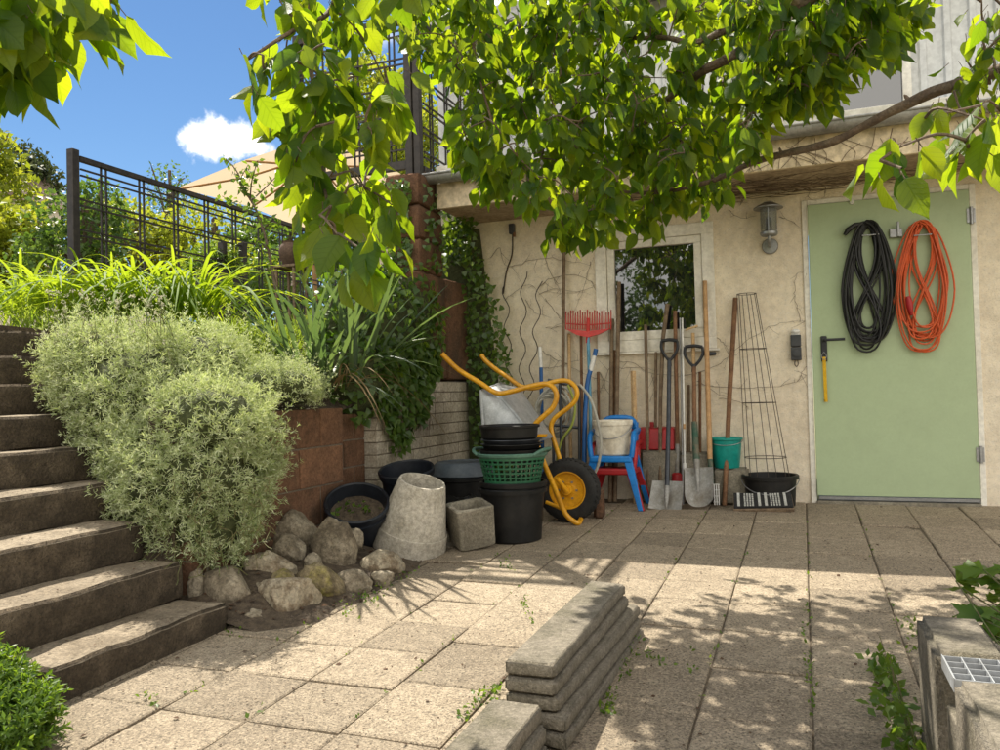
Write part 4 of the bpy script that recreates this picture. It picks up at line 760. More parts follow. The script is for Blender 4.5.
MB().hexa([P(536, 437, 4.72), P(546, 437, 4.72), P(546, 437, 5.2), P(536, 437, 5.2), P(538, 434, 4.72), P(548, 434, 4.72), P(548, 434, 5.2), P(538, 434, 5.2)]).build('crossbar', M['yellow_paint'], B, bevel=.004)
# tray: open pan under the frame, rim towards lower left
bA, bB, bC, bD = P(499, 396, Ya+.05), P(538, 442, Ya+.05), P(553, 437, Yb_-.05), P(520, 388, Yb_-.05)
ax_ = (bB-bA).normalized(); off = Vector((-.13, 0, -.13))
rA, rB, rC, rD = P(480.5, 391, 4.68), P(484, 440, 4.70), P(503, 436, 5.27), P(501, 383, 5.29)
def pan(A, Bq, n_, k=10):
    g = MB(); 
    return g
tm_ = MB(); NS = 10
def patchq(a, b_, c, d, bulge):
    nrm = (b_-a).cross(d-a).normalized(); vs = []
    for j in range(NS+1):
        for i in range(NS+1):
            u, v = i/NS, j/NS; p = a.lerp(b_, u).lerp(d.lerp(c, u), v); p = p+nrm*(bulge*(16*u*(1-u)*v*(1-v))+.003*noise.noise(p*22)); vs.append(p)
    tm_.add(vs, [(j*(NS+1)+i, j*(NS+1)+i+1, (j+1)*(NS+1)+i+1, (j+1)*(NS+1)+i) for j in range(NS) for i in range(NS)])
patchq(bA, bB, bC, bD, .012); patchq(rA, rB, bB, bA, .012); patchq(rB, rC, bC, bB, .01); patchq(rC, rD, bD, bC, .01); patchq(rD, rA, bA, bD, .01)
tray = tm_.build('tray', M['galv'], B, smooth=50); so2m = tray.modifiers.new('sheet', 'SOLIDIFY'); so2m.thickness = .004
MB().tube([rA, rB, rC, rD], .009, 8, closed=True).build('tray_rim', M['galv'], tray, smooth=True)
# ================================================================== POTS AND TUBS
def ring_pot(name, label, c, prof, m, axis=(0, 0, 1), soil=None, cat='plant pot', n=44, extra=None):
    t = thing(name, label, cat, c); MB().lathe(c, prof, axis, n).build('body', m, t, smooth=32)
    if soil:
        g = MB(); u, v, d = frame_from(axis); cc = Vector(c); vs = [cc+d*(soil[1]+.012)]; K = 28
        for rr, hh in ((.5, .008), (1, 0)):
            for j in range(K): a = 2*PI*j/K; vs.append(cc+(u*math.cos(a)+v*math.sin(a))*soil[0]*rr+d*(soil[1]+hh+.008*noise.noise(Vector((math.cos(a)*3, math.sin(a)*3, rr*5)))))
        g.add(vs, [(0, 1+j, 1+(j+1) % K) for j in range(K)]+[(1+j, 1+K+j, 1+K+(j+1) % K, 1+(j+1) % K) for j in range(K)]); g.build('soil', M['soil'], t, smooth=True)
    return t
# tilted black pot with seedlings by the sandstone wall
axp = Vector((.30, -.52, 1)).normalized(); rc_ = P(357, 504, 3.74); cb = rc_-axp*.25
tp = ring_pot('black_pot', 'tilted black round pot with soil and seedlings by the sandstone wall', cb, [(0, 0), (.125, 0), (.130, .01), (.150, .19), (.166, .195), (.168, .215), (.160, .218), (.158, .236), (.173, .240), (.175, .262), (.165, .268), (.158, .262), (.145, .19), (.12, .02), (0, .02)], M['blue_black'], axp, (.147, .19))
cT = Vector((P(407, 466, 4.15).x, 4.15, gz(4.15)))
hT = P(407, 464, 4.2).z-gz(4.2)
ring_pot('black_tub', 'wide blue black round tub of weedy water behind the pale cone', cT+Vector((0, .07, 0)), [(0, 0), (.122, 0), (.127, .01), (.147, hT-.05), (.158, hT-.045), (.164, hT-.01), (.158, hT), (.150, hT-.008), (.138, hT-.1), (.130, hT-.16), (0, hT-.16)], M['blue_black'], axis=(.03, -.24, 1), soil=(.131, hT-.115), cat='tub')
cS = P(462, 470, 4.95); cS = Vector((cS.x, 4.95, gz(4.95)))
ring_pot('black_tub', 'large dark tub standing under the slate grey basin', cS, [(0, 0), (.20, 0), (.21, .01), (.235, .26), (.25, .265), (.252, .285), (.24, .29), (.225, .285), (.20, .05), (0, .05)], M['black_plastic'], cat='tub')
zS = gz(4.95)+.291; ring_pot('slate_basin', 'upturned slate grey basin resting on a large dark tub', Vector((cS.x+.02, 4.93, zS)), [(.20, 0), (.212, .004), (.21, .02), (.192, .075), (.18, .088), (.165, .092), (.155, .084), (0, .08)], M['slate_plastic'], cat='basin')
bag = MB(); bm = bmesh.new(); bmesh.ops.create_icosphere(bm, subdivisions=4, radius=1)
bc_ = Vector((-1.95, 4.55, gz(4.5)))
for v in bm.verts: v.co = Vector((v.co.x*.20, v.co.y*.15, max(-.0, v.co.z*.5+.45)*.22))*(1+.25*noise.noise(v.co*3.1))+Vector((0, 0, .0)); v.co += bc_
bag.add([v.co.copy() for v in bm.verts], [tuple(x.index for x in f.verts) for f in bm.faces]); bm.free(); tag(bag.build('dark_bag', M['black_plastic'], smooth=True), 'crumpled black sack in the shade behind the square concrete pot', 'sack')
# bucket stack
xb = 513; Yk = 4.38; cB = Vector((P(xb, 500, Yk).x, Yk, gz(Yk))); zb0 = gz(Yk)
s = thing('black_bucket', 'large black bucket at the bottom of the stack under the green basket', 'bucket', cB)
MB().lathe(cB, bucket_prof(.160, .187, .305), n=48).build('body', M['black_plastic'], s, smooth=30)
s = thing('black_bucket', 'second black bucket nested in the big one with only its rim showing', 'bucket', cB+Vector((0, 0, .055)))
MB().lathe(cB+Vector((.004, 0, .066)), bucket_prof(.150, .184, .276), n=48).build('body', M['black_plastic'], s, smooth=30)
# openwork basket
gb = thing('green_basket', 'dark green openwork laundry basket stacked on the black buckets', 'basket', cB+Vector((0, 0, .315)))
gm = MB(); zA, zB = .343, .497; rA_, rB_ = .160, .190; c0 = cB
def rad(t): return lerp(rA_, rB_, t)
NB = 34
for k in range(NB):
    a = 2*PI*k/NB; d = Vector((math.cos(a), math.sin(a), 0)); tg = Vector((-math.sin(a), math.cos(a), 0))
    for sgn in (0,):
        p, q = c0+d*rad(0)+Vector((0, 0, zA)), c0+d*rad(1)+Vector((0, 0, zB-.02)); gm.bar(p, q, .0105, .004, d)
for t in (0, .2, .4, .6, .8, 1.0):
    hgt = .010 if 0 < t < 1 else .018; z = lerp(zA, zB-.02, t); gm.lathe(c0+Vector((0, 0, z)), [(rad(t)-.002, -hgt/2), (rad(t)+.003, -hgt/2), (rad(t)+.004, hgt/2), (rad(t)-.002, hgt/2), (rad(t)-.002, -hgt/2)], n=68)
gm.lathe(c0+Vector((0, 0, zA)), [(0, 0), (rA_, 0), (rA_, .004), (0, .004)], n=40)
gm.build('lattice_body', M['green_plastic'], gb)
MB().lathe(c0+Vector((0, 0, zB)), [(.184, -.02), (.19, -.02), (.205, -.008), (.208, .004), (.200, .010), (.192, .006), (.187, -.004), (.184, -.02)], n=56).build('rim', M['green_faded'], gb, smooth=30)
for sx in (-1, 1):
    MB().tube(spline([c0+Vector((sx*.17, -.11, zB)), c0+Vector((sx*.205, -.085, zB+.022)), c0+Vector((sx*.225, 0, zB+.03)), c0+Vector((sx*.205, .085, zB+.022)), c0+Vector((sx*.17, .11, zB))], 4), .010, 8).build('handle', M['green_faded'], gb, smooth=True)
MB().lathe(c0+Vector((0, 0, zB-.05)), [(0, 0), (.17, 0), (.181, .05), (.190, .075), (.183, .078), (.17, .01), (0, .01)], n=44).build('inner_tray', M['black_plastic'], gb, smooth=30)
zt = zB+.032
for nm, lb, h, rr, m_ in (('shallow_tray', 'thin dark plant tray lying directly on the green basket', .022, .178, 'black_plastic'), ('shallow_tray', 'thin grey rimmed plant tray between the dark tray and the top basin', .018, .174, 'dark_tube')):
    ring_pot(nm, lb, c0+Vector((0, 0, zt)), [(0, 0), (rr-.02, 0), (rr-.005, h), (rr+.006, h+.002), (rr+.004, h+.006), (rr-.008, h+.004), (rr-.024, .004), (0, .004)], M[m_], cat='tray'); zt += h+.008
ring_pot('black_basin', 'deep black round basin on top of the bucket and basket stack', c0+Vector((-.012, 0, zt)), [(0, 0), (.155, 0), (.162, .008), (.168, .062), (.178, .064), (.180, .076), (.172, .080), (.163, .074), (.156, .01), (0, .008)], M['black_plastic'], cat='basin')
# concrete pots
pa, pb_ = P(408, 548, 3.94), P(422.5, 481, 3.90); axc = (pb_-pa); hh = axc.length; axc.normalize()
cp = thing('concrete_cone', 'pale upturned concrete planter cone leaning among the stones', 'planter', pa)
MB().lathe(pa, [(.185, 0), (.203, .004), (.207, .02), (.196, .118), (.192, .122), (.188, .118), (.130, hh-.012), (.124, hh), (.113, hh), (.108, hh-.02), (.165, .1), (.185, 0)], axc, 56).build('body', M['concrete_light'], cp, smooth=28)
sq = G(462, 553.5); cq = Vector((sq.x+.005, sq.y+.14, gz(sq.y+.14)+.001)); qp = thing('square_concrete_pot', 'small square grey concrete pot beside the pale cone', 'planter', cq)
zT = P(462, 511, sq.y).z-cq.z; g = MB(); Kc = 6
def rsq(h, rc, ang=R(43)):
    pts = []
    for cx_, cy_, a0 in ((1, 1, 0), (-1, 1, 90), (-1, -1, 180), (1, -1, 270)):
        for i in range(Kc+1):
            a = R(a0+90*i/Kc); x, y = cx_*(h-rc)+rc*math.cos(a), cy_*(h-rc)+rc*math.sin(a); pts.append((x*math.cos(ang)-y*math.sin(ang), x*math.sin(ang)+y*math.cos(ang)))
    return pts
lv = [(.098, .02, 0), (.104, .022, .01), (.109, .022, zT-.02), (.110, .024, zT-.006), (.105, .024, zT), (.088, .03, zT), (.083, .03, zT-.008), (.075, .03, .04)]
vs = []; n_ = 4*(Kc+1)
for h_, rc__, z in lv: vs += [(cq.x+x, cq.y-.155+(y+.155)*math.cos(.16)-z*math.sin(.16), cq.z+z*math.cos(.16)+(y+.155)*math.sin(.16)) for x, y in rsq(h_, rc__)]
g.add(vs, [(i*n_+j, i*n_+(j+1) % n_, (i+1)*n_+(j+1) % n_, (i+1)*n_+j) for i in range(len(lv)-1) for j in range(n_)]+[tuple(range(n_-1, -1, -1)), tuple(range((len(lv)-1)*n_, len(lv)*n_))])
g.build('body', M['concrete_grey'], qp, smooth=30)
# brick under the wheel
q = P(596, 513, 5.05); tag(noisy_block(MB(), q.x-.035, q.x+.035, 5.05, 5.24, gz(5.05), gz(5.05)+.18, .003, 3, 3, 3, rz=R(12), seed=40).build('brick', M['redstone'], smooth=60, wnm=True), 'single red brick standing on end right of the black wheel', 'brick')
# ================================================================== STONES
def rock(x0, y0, x1, y1, Y, lb, m, seed, ky=.8, rz=0, sub=4, rough=1):
    cx_, cy_ = (x0+x1)/2, (y0+y1)/2; k = ppm(Y, cx_, cy_); c = P(cx_, cy_, Y); bm = bmesh.new(); bmesh.ops.create_icosphere(bm, subdivisions=sub, radius=1)
    rx, rz_ = (x1-x0)/2/k*1.2, (y1-y0)/2/k*1.18; ry = rx*ky*1.1; rp_ = random.Random(seed*17); planes = [(Vector((rp_.gauss(0, 1), rp_.gauss(0, 1), rp_.gauss(0, .8))).normalized(), rp_.uniform(.66, .88)) for _ in range(9)]; sd = Vector((seed*7.3, seed*3.1, seed))
    for v in bm.verts:
        d = v.co.copy(); q = d*(1+.24*rough*noise.noise(d*1.1+sd)-.16*abs(noise.noise(d*2.0+sd*1.3))+.10*noise.noise(d*3.1+sd)-.07*abs(noise.noise(d*5.5+sd))+.03*noise.noise(d*13+sd)+.015*noise.noise(d*31+sd))
        for pnrm, pd in planes:
            e = q.dot(pnrm)-pd
            if e > 0: q = q-pnrm*e*.8
        q = Vector((q.x*rx, q.y*ry, q.z*rz_*1.12)); a = rz; v.co = Vector((q.x*math.cos(a)-q.y*math.sin(a), q.x*math.sin(a)+q.y*math.cos(a), q.z))+c
    g = MB().add([v.co.copy() for v in bm.verts], [tuple(q.index for q in f.verts) for f in bm.faces]); bm.free()
    return tag(g.build('rock', M[m], smooth=True), lb, 'rock', 'stones heaped at the foot of the wall')
RK = [(267, 517, 317, 553, 3.42, 'large smooth brown boulder against the sandstone wall, top of the heap', 'rock', .8),
 (268, 540, 305, 566, 3.22, 'dark rounded stone just below the large smooth top boulder', 'rock', .8),
 (314, 526, 354, 576, 3.36, 'dark angular stone standing below the tilted black pot', 'rock', .7),
 (243, 555, 290, 588, 3.02, 'pale veined stone in the middle of the heap', 'rock_pale', .7),
 (296, 567, 343, 597, 3.06, 'yellow mossy stone near the front of the heap', 'rock_moss', .7),
 (333, 574, 372, 598, 3.20, 'low brown stone right of the yellow mossy one', 'rock', .8),
 (259, 580, 318, 621, 2.88, 'broad pitted stone at the very front of the heap on the paving', 'rock_pale', .75),
 (199, 570, 255, 615, 2.80, 'smooth egg shaped stone beside the end of the lowest step', 'rock', .7),
 (181, 554, 206, 588, 2.80, 'upright stone at the end of the second step', 'rock', .8),
 (187, 573, 205, 598, 2.74, 'small stone wedged between the second step and the egg shaped stone', 'rock', .8),
 (360, 553, 403, 578, 3.50, 'flat stone in front of the pale concrete cone', 'rock_pale', .8),
 (270, 571, 294, 586, 2.98, 'small mossy stone behind the broad front stone', 'rock_moss', .8),
 (248, 586, 266, 606, 2.86, 'small brown stone left of the broad front stone', 'rock', .8),
 (345, 530, 363, 547, 3.52, 'small slate blue stone under the tilted black pot', 'rock', .9),
 (230, 612, 272, 630, 2.72, 'flat broken paving shard before the heap', 'rock', .6),
 (305, 555, 322, 572, 3.20, 'small dark stone tucked between the angular and the mossy stone', 'rock', .8),
 (372, 572, 392, 586, 3.32, 'little stone at the right end of the heap', 'rock', .8)]
for i, (a, b_, c, d, Y, lb, m_, ky) in enumerate(RK): rock(a, b_, c, d, Y, lb, m_, i+1, ky, rz=(i*1.3) % 1-.5)
# ================================================================== STACK OF EDGING STONES
def edging(corners, z, th_, lb, m_, seed, cat='edging stone', grp=None, bev=.007):
    """corners: nl, nr, fr, fl world XY; z top"""
    g = MB(); bm = bmesh.new(); v0 = [bm.verts.new((*c, z-th_)) for c in corners]; v1 = [bm.verts.new((*c, z)) for c in corners]
    bm.faces.new(v0[::-1]); bm.faces.new(v1)
    for i in range(4): bm.faces.new((v0[i], v0[(i+1) % 4], v1[(i+1) % 4], v1[i]))
    bmesh.ops.bevel(bm, geom=list(bm.edges), offset=bev, segments=2, affect='EDGES')
    a, b_ = Vector(corners[0]), Vector(corners[3])
    for i in range(1, 16):
        bmesh.ops.bisect_plane(bm, geom=list(bm.verts)+list(bm.edges)+list(bm.faces), plane_co=(*a.lerp(b_, i/16), 0), plane_no=(*(b_-a), 0))
    for v in bm.verts: v.co += noise.noise_vector(v.co*7+Vector((seed, 0, 0)))*.0028+noise.noise_vector(v.co*30)*.0012
    bm.verts.index_update(); g.add([v.co.copy() for v in bm.verts], [tuple(v.index for v in f.verts) for f in bm.faces]); bm.free()
    return tag(g.build('edging_stone', M[m_], smooth=60, wnm=True), lb, cat, grp)
zt5 = P(554, 665, 2.0).z; nl, nr = P(504, 661, 2.0), P(554, 665, 2.0); fr2 = PZ(625, 578, zt5+.02); fl2 = PZ(590, 574, zt5+.02)
Ll = ['topmost edging stone of the low stack, flecked with sun', 'second edging stone from the top of the low stack, mossy at its end', 'middle edging stone of the low stack, sticking out at the far end', 'fourth edging stone down in the low stack', 'lowest edging stone of the low stack, resting on the paving']
nz_ = 5; tot = zt5-gz(2.2); th5 = (tot)/nz_
for k in range(nz_):
    rr = random.Random(k+3); sh = [0, .012, .045, .05, .055][k]; ey = [0, .0, .045, .03, .05][k]; nx_ = [0, 0.002, .008, .03, .035][k]
    c = [(nl.x+nx_*.2, nl.y+[0, -.004, .0, .012, .02][k]), (nr.x+nx_, nr.y+[0, -.004, .0, -.02, -.03][k]), (fr2.x+sh, fr2.y+ey), (fl2.x+sh*.7, fl2.y+ey)]
    edging(c, zt5-k*th5-.001+(.0), th5-.003, Ll[k], 'edging', k*5.1)
a_, b_ = P(492, 696, 1.955), P(542, 704, 1.955); zq = P(542, 704, 1.955).z; dv = Vector((fr2.x-nr.x, fr2.y-nr.y)).normalized()
L2 = ['upper edging stone of the lower pile in front of the stack', 'middle edging stone of the lower pile in front of the stack', 'bottom edging stone of the lower pile in front of the stack']
th3 = (zq-gz(1.6))/3
for k in range(3):
    o2 = [0, .012, .02][k]
    edging([(a_.x-dv.x*.95, a_.y-dv.y*.95), (b_.x-dv.x*.95+o2, b_.y-dv.y*.95), (b_.x+o2, b_.y-.002*k), (a_.x+o2*.3, a_.y-.002*k)], zq-k*th3, th3-.003, L2[k], 'edging', 30+k*3.3)
# ================================================================== RIGHT PLANTER
PLX = .243; rp = thing('concrete_planter', 'raised concrete planter edge with vertical cast ribs at the paving border', 'planter', (.3, 2.0, gz(2)))
noisy_block(MB(), PLX, PLX+.135, 1.90, 2.21, gz(2)-.02, .225, .003, 3, 6, 6, seed=60).build('far_block', M['edging'], rp, smooth=60, wnm=True)
noisy_block(MB(), PLX+.008, PLX+.40, 1.2, 1.745, gz(2)-.03, .228, .004, 5, 8, 6, seed=66).build('near_block', M['edging'], rp, smooth=60, wnm=True)
MB().box(PLX+.016, PLX+.10, 1.745, 1.90, gz(2)-.02, .12).build('connecting_block', M['edging'], rp, bevel=.004)
MB().box(PLX+.1355, 1.5, 1.76, 2.2, gz(2)-.02, .10).build('soil', M['soil'], rp); 
MB().box(PLX+.1355, 1.5, 2.2, 2.24, gz(2)-.02, .16).build('back_panel', M['edging'], rp, bevel=.004)
gr = MB(); zg = .2; gx0, gx1, gy0, gy1 = PLX+.012, .72, 1.752, 1.895
for x in np.arange(gx0, gx1, .033): gr.box(x-.0012, x+.0012, gy0, gy1, zg, zg+.022)
for y in np.linspace(gy0, gy1, 5): gr.box(gx0, gx1, y-.0011, y+.0011, zg+.0008, zg+.0212)
gr.box(gx0-.003, gx0-.0014, gy0-.001, gy1+.001, zg-.004, zg+.024)
tag(gr.build('metal_grating', M['galv']), 'piece of galvanised grid grating laid across the planter gap', 'grating')
# ================================================================== TERRACE: fences, trellis, parasol
def lattice(mb, a, b_, z0, z1, nv, nh, gap=.042, t=.0115, uoff=.04):
    """paired bars between points a,b (xy)"""
    a, b_ = Vector((*a, 0)), Vector((*b_, 0)); d = (b_-a)
    nrm = Vector((-d.y, d.x, 0)).normalized()*.008
    for i in range(nv):
        u = (i+.6)/nv
        for o in (-gap/2, gap/2):
            p = a+d*u+d.normalized()*o; mb.bar(p+nrm+Vector((0, 0, z0)), p+nrm+Vector((0, 0, z1)), t, t, d)
    for j in range(nh):
        z = lerp(z0, z1, (j+.55)/nh)
        for o in (-gap/2, gap/2): mb.bar(a-nrm+Vector((0, 0, z+o)), b_-nrm+Vector((0, 0, z+o)), t, t)
fx = -4.5; zf0, zf1 = 1.22, 2.445
fence = thing('trellis_fence', 'dark metal lattice fence panel at the edge of the upper terrace', 'fence', (fx, 5.2, 1.2))
for i, (y, tp_) in enumerate(((3.96, 2.495), (5.42, 2.12), (5.68, 2.16), (8.3, 2.3))):
    MB().box(fx-.028, fx+.028, y-.028, y+.028, 1.1, tp_).build('post', M['blackmetal'], fence, bevel=.004)
pm = MB(); lattice(pm, (fx, 4.01), (fx, 5.72), zf0, zf1, 5, 6); pm.bar((fx, 4.0, zf1), (fx, 5.72, zf1), .04, .032); pm.build('panel', M['blackmetal'], fence)
pm = MB(); lattice(pm, (fx, 5.74), (fx, 8.25), zf0, zf1, 8, 6); pm.bar((fx, 5.72, zf1), (fx, 8.25, zf1), .04, .032); pm.build('panel', M['blackmetal'], fence)
tp0 = P(415, 178, 5.2); TX = tp0.x; zt0, zt1 = 2.42, 3.55
tre = thing('terrace_trellis', 'dark lattice trellis meeting at a steel post on top of the stone pillar', 'trellis', (TX, 5.2, 2.37))
MB().box(TX-.055, TX+.0, 5.16, 5.24, 2.371, 3.6).box(TX+.004, TX+.055, 5.175, 5.235, 2.371, 3.58).build('post', M['blackmetal'], tre, bevel=.004)
MB().box(TX-1.02, TX-.96, 5.18, 5.24, 2.40, 3.6).build('post', M['blackmetal'], tre, bevel=.004)
pm = MB(); lattice(pm, (TX-.97, 5.2), (TX-.05, 5.2), zt0+.08, zt1, 3, 5); pm.bar((TX-.97, 5.2, zt0+.06), (TX-.06, 5.2, zt0+.06), .045, .06); pm.bar((TX-.97, 5.2, zt1), (TX-.06, 5.2, zt1), .045, .05); pm.build('panel', M['blackmetal'], tre)
pm = MB(); lattice(pm, (TX+.04, 5.26), (TX+.04, 7.2), zt0+.04, zt1, 7, 6); pm.bar((TX+.04, 5.24, zt1), (TX+.04, 7.2, zt1), .045, .05); pm.bar((TX+.04, 5.24, zt0+.03), (TX+.04, 7.2, zt0+.03), .04, .04); pm.build('panel', M['blackmetal'], tre)
zu = 2.98; cl, cf, cn = PZ(178, 188, zu), PZ(305, 230, zu), PZ(325, 134, zu); cr_ = cn+cf-cl; print('parasol sides', (cl-cf).length, (cl-cn).length, [proj(p) for p in (cl, cf, cr_, cn)]); ctr = (cl+cr_)/2; apex = ctr+Vector((0, 0, .42))
pr = thing('parasol', 'open beige parasol glowing in the sun behind the terrace fence', 'parasol', (ctr.x, ctr.y, 1.2))
g = MB(); ring = []
for a, b_ in ((cl, cf), (cf, cr_), (cr_, cn), (cn, cl)): ring += [a, (a+b_)/2+(ctr-(a+b_)/2)*.03+Vector((0, 0, .05))]
KK = 5; vs = [apex]
for k in range(1, KK+1):
    for p in ring: vs.append(apex.lerp(p, k/KK)+Vector((0, 0, -.05*math.sin(PI*k/KK))))
g.add(vs, [(0, 1+j, 1+(j+1) % 8) for j in range(8)]+[(1+(k-1)*8+j, 1+k*8+j, 1+k*8+(j+1) % 8, 1+(k-1)*8+(j+1) % 8) for k in range(1, KK) for j in range(8)])
can = g.build('canopy', M['parasol'], pr)
MB().tube([ctr+Vector((0, 0, -1.8)), apex+Vector((0, 0, .08))], .028, 12).build('pole', M['wood_tan'], pr, smooth=True)
for p in ring: MB().tube([apex+Vector((0, 0, -.04)), apex.lerp(p, .5)+Vector((0, 0, -.075)), p+Vector((0, 0, -.015))], .011, 6).build('rib', M['wood_tan'], pr, smooth=True)
# terrace pots
q = P(218, 273, 5.5); tr2 = thing('planter_trough', 'low dark planter trough holding a leafy shrub on the terrace', 'planter', (q.x, 5.5, 1.2))
MB().hexa([(q.x-.13, 5.40, 1.2), (q.x+.13, 5.40, 1.2), (q.x+.13, 5.60, 1.2), (q.x-.13, 5.60, 1.2), (q.x-.165, 5.37, q.z), (q.x+.165, 5.37, q.z), (q.x+.165, 5.63, q.z), (q.x-.165, 5.63, q.z)]).build('trough', M['blackmetal'], tr2, bevel=.008)
TRG = (q.x, 5.5, q.z)
q = P(291, 262, 5.3); ring_pot('clay_pot', 'round brown clay pot standing among the terrace plants', Vector((q.x, 5.3, q.z-.03)), [(0, 0), (.05, 0), (.088, .06), (.095, .11), (.078, .16), (.062, .175), (.068, .19), (.06, .19), (.05, .16), (0, .12)], M['terracotta'])
ms_ = MB().box(q.x-.10, q.x+.10, 5.20, 5.40, q.z-.055, q.z-.032)
for a_s in (-1, 1):
    for b_s in (-1, 1): ms_.bar((q.x+a_s*.08, 5.3+b_s*.08, 1.15), (q.x+a_s*.08, 5.3+b_s*.08, q.z-.056), .022, .022)
ms_.build('pot_stand', M['wood_grey'], bevel=.006); tag(bpy.data.objects['pot_stand'], 'grey wooden stand below the round brown clay pot', 'plant stand')
# small house roof far left
hs = thing('neighbour_house', 'distant house with a brown tiled gable roof behind the left trees', 'house', (-15.4, 12, 1.2))
hq = P(9, 177, 13); MB().hexa([(hq.x-.7, 13, 1.2), (hq.x+.4, 13, 1.2), (hq.x+.4, 14, 1.2), (hq.x-.7, 14, 1.2), (hq.x-.7, 13, hq.z-.45), (hq.x+.4, 13, hq.z-.45), (hq.x+.4, 14, hq.z-.45), (hq.x-.7, 14, hq.z-.45)]).build('wall', M['plaster'], hs)
a0_, a1_, am_ = hq.x-.9, hq.x+.55, hq.x-.1
MB().add([(a0_, 12.9, hq.z-.6), (a1_, 12.9, hq.z-.6), (am_, 12.9, hq.z+.15), (a0_, 14.1, hq.z-.6), (a1_, 14.1, hq.z-.6), (am_, 14.1, hq.z+.15)], [(0, 1, 2), (5, 4, 3), (1, 4, 5, 2), (0, 2, 5, 3), (0, 3, 4, 1)]).build('roof', M['roof_tile'], hs)
# ================================================================== VEGETATION
def inpoly(p, poly):
    x, y = p; c = False; j = len(poly)-1
    for i in range(len(poly)):
        if (poly[i][1] > y) != (poly[j][1] > y) and x < (poly[j][0]-poly[i][0])*(y-poly[i][1])/(poly[j][1]-poly[i][1])+poly[i][0]: c = not c
        j = i
    return c
# ---- the fruit tree overhead
TR = Vector((1.75, 1.55, gz(1.55))); tree = thing('cherry_tree', 'cherry tree whose leafy boughs hang across the top of the picture', 'tree', TR)
MB().tube(spline([TR-Vector((0, 0, .15)), TR+Vector((.02, .02, .6)), TR+Vector((-.02, .0, 1.3)), TR+Vector((.0, .03, 2.0)), TR+Vector((-.04, .0, 2.9)), TR+Vector((-.1, .05, 3.6))], 5), [.14]*5+[.12]*5+[.11]*5+[.10]*5+[.08]*5+[.06], 14).build('trunk', M['bark'], tree, smooth=True)
tw = lambda z: TR+Vector((-.02, .02, z))
def bough(pts, r0, r1, name='branch'):
    s = spline(pts, 7); k = len(s)
    s = [p+noise.noise_vector(p*5)*.012 for p in s]
    rs = [lerp(r0, r1, (i/(k-1))**.8)*(1+.16*noise.noise(p*17)) for i, p in enumerate(s)]
    mb = MB().tube(s, rs, 9)
    for i in range(4, k-2, 5):  # spur knobs
        p = s[i]; d = Vector(rdir(1, (0, 0, .3))[0]); mb.tube([p, p+d*(rs[i]+.010), p+d*(rs[i]+.018)], [rs[i]*.6, rs[i]*.38, .002], 6)
    mb.build(name, M['bark'], tree, smooth=True); return list(zip(s, rs))
skel = []
skel += bough([tw(2.1), D(1080, -140, 2.2), D(930, -75, 2.45), D(860, -36, 2.65), D(800, 4, 2.85), D(768, 24, 2.98), D(742, 49, 3.1), D(704, 72, 3.3), D(680, 90, 3.45), D(650, 115, 3.7), D(625, 150, 3.9)], .045, .009)
skel += bough([D(770, 22, 2.97), D(745, 25, 3.1), D(723, 31, 3.2), D(694, 43, 3.35), D(665, 37, 3.5), D(630, 40, 3.65), D(589, 41, 3.8), D(540, 32, 3.95)], .021, .006)
skel += bough([tw(1.5), D(1130, 60, 2.15), D(1060, 60, 2.25), D(1000, 71, 2.4), D(960, 83, 2.5), D(930, 92, 2.58), D(895, 110, 2.68), D(860, 129, 2.78), D(800, 150, 2.95), D(757, 160, 3.1), D(728, 173, 3.2), D(700, 184, 3.3), D(660, 194, 3.45), D(610, 190, 3.65)], .028, .007)
skel += bough([tw(2.7), Vector((.6, 2.0, 2.95)), Vector((-.5, 2.3, 2.9)), Vector((-1.3, 2.3, 2.7)), Vector((-1.9, 1.9, 2.45)), Vector((-2.3, 1.5, 2.3))], .06, .02)
skel += bough([Vector((-1.2, 2.3, 2.72)), D(318, -60, 2.55), D(309, 20, 2.45), D(314, 80, 2.4), D(321, 140, 2.35), D(327, 195, 2.3), D(338, 240, 2.15)], .012, .004)
skel += bough([D(345, -40, 2.6), D(333, 6, 2.45), D(301, 27, 2.35), D(272, 44, 2.3), D(247, 58, 2.25)], .010, .004)
skel += bough([Vector((-1.75, 2.0, 2.5)), D(60, -80, 1.95), D(48, -20, 1.85), D(22, 30, 1.8), D(-20, 60, 1.75)], .010, .004)
skel += bough([Vector((-1.5, 2.1, 2.6)), D(150, -50, 1.9), D(128, -12, 1.85), D(95, 8, 1.8), D(60, 14, 1.8)], .008, .003)
skel += bough([Vector((-.6, 2.3, 2.9)), D(480, -60, 3.6), D(470, 20, 3.6), D(482, 90, 3.5), D(500, 150, 3.4)], .014, .004)
skel += bough([Vector((.3, 2.1, 2.94)), D(640, -120, 3.8), D(600, -20, 4.0), D(560, 80, 4.1), D(540, 160, 3.9)], .018, .005)
skel += bough([Vector((.0, 2.2, 2.93)), D(560, -170, 4.0), D(520, -110, 4.4)], .016, .006)
skel += bough([D(1060, -120, 2.2), D(900, -60, 3.0), D(830, 0, 3.2), D(820, 40, 3.2)], .014, .004)
POLY = [(395, -30), (930, -30), (925, 12), (905, 40), (882, 62), (862, 60), (838, 85), (812, 112), (780, 118), (752, 140), (735, 175), (722, 200), (700, 212), (672, 215), (655, 232), (625, 232), (600, 252), (576, 250), (548, 236), (540, 205), (515, 205), (500, 188), (482, 195), (470, 180), (452, 165), (448, 120), (440, 60), (410, 45)]
COLP = [(250, -30), (430, -30), (425, 30), (395, 45), (385, 75), (392, 110), (375, 140), (378, 190), (396, 215), (400, 262), (380, 268), (352, 250), (338, 262), (312, 255), (300, 215), (282, 190), (272, 150), (258, 120), (262, 88), (250, 62), (270, 40)]
nodes = []
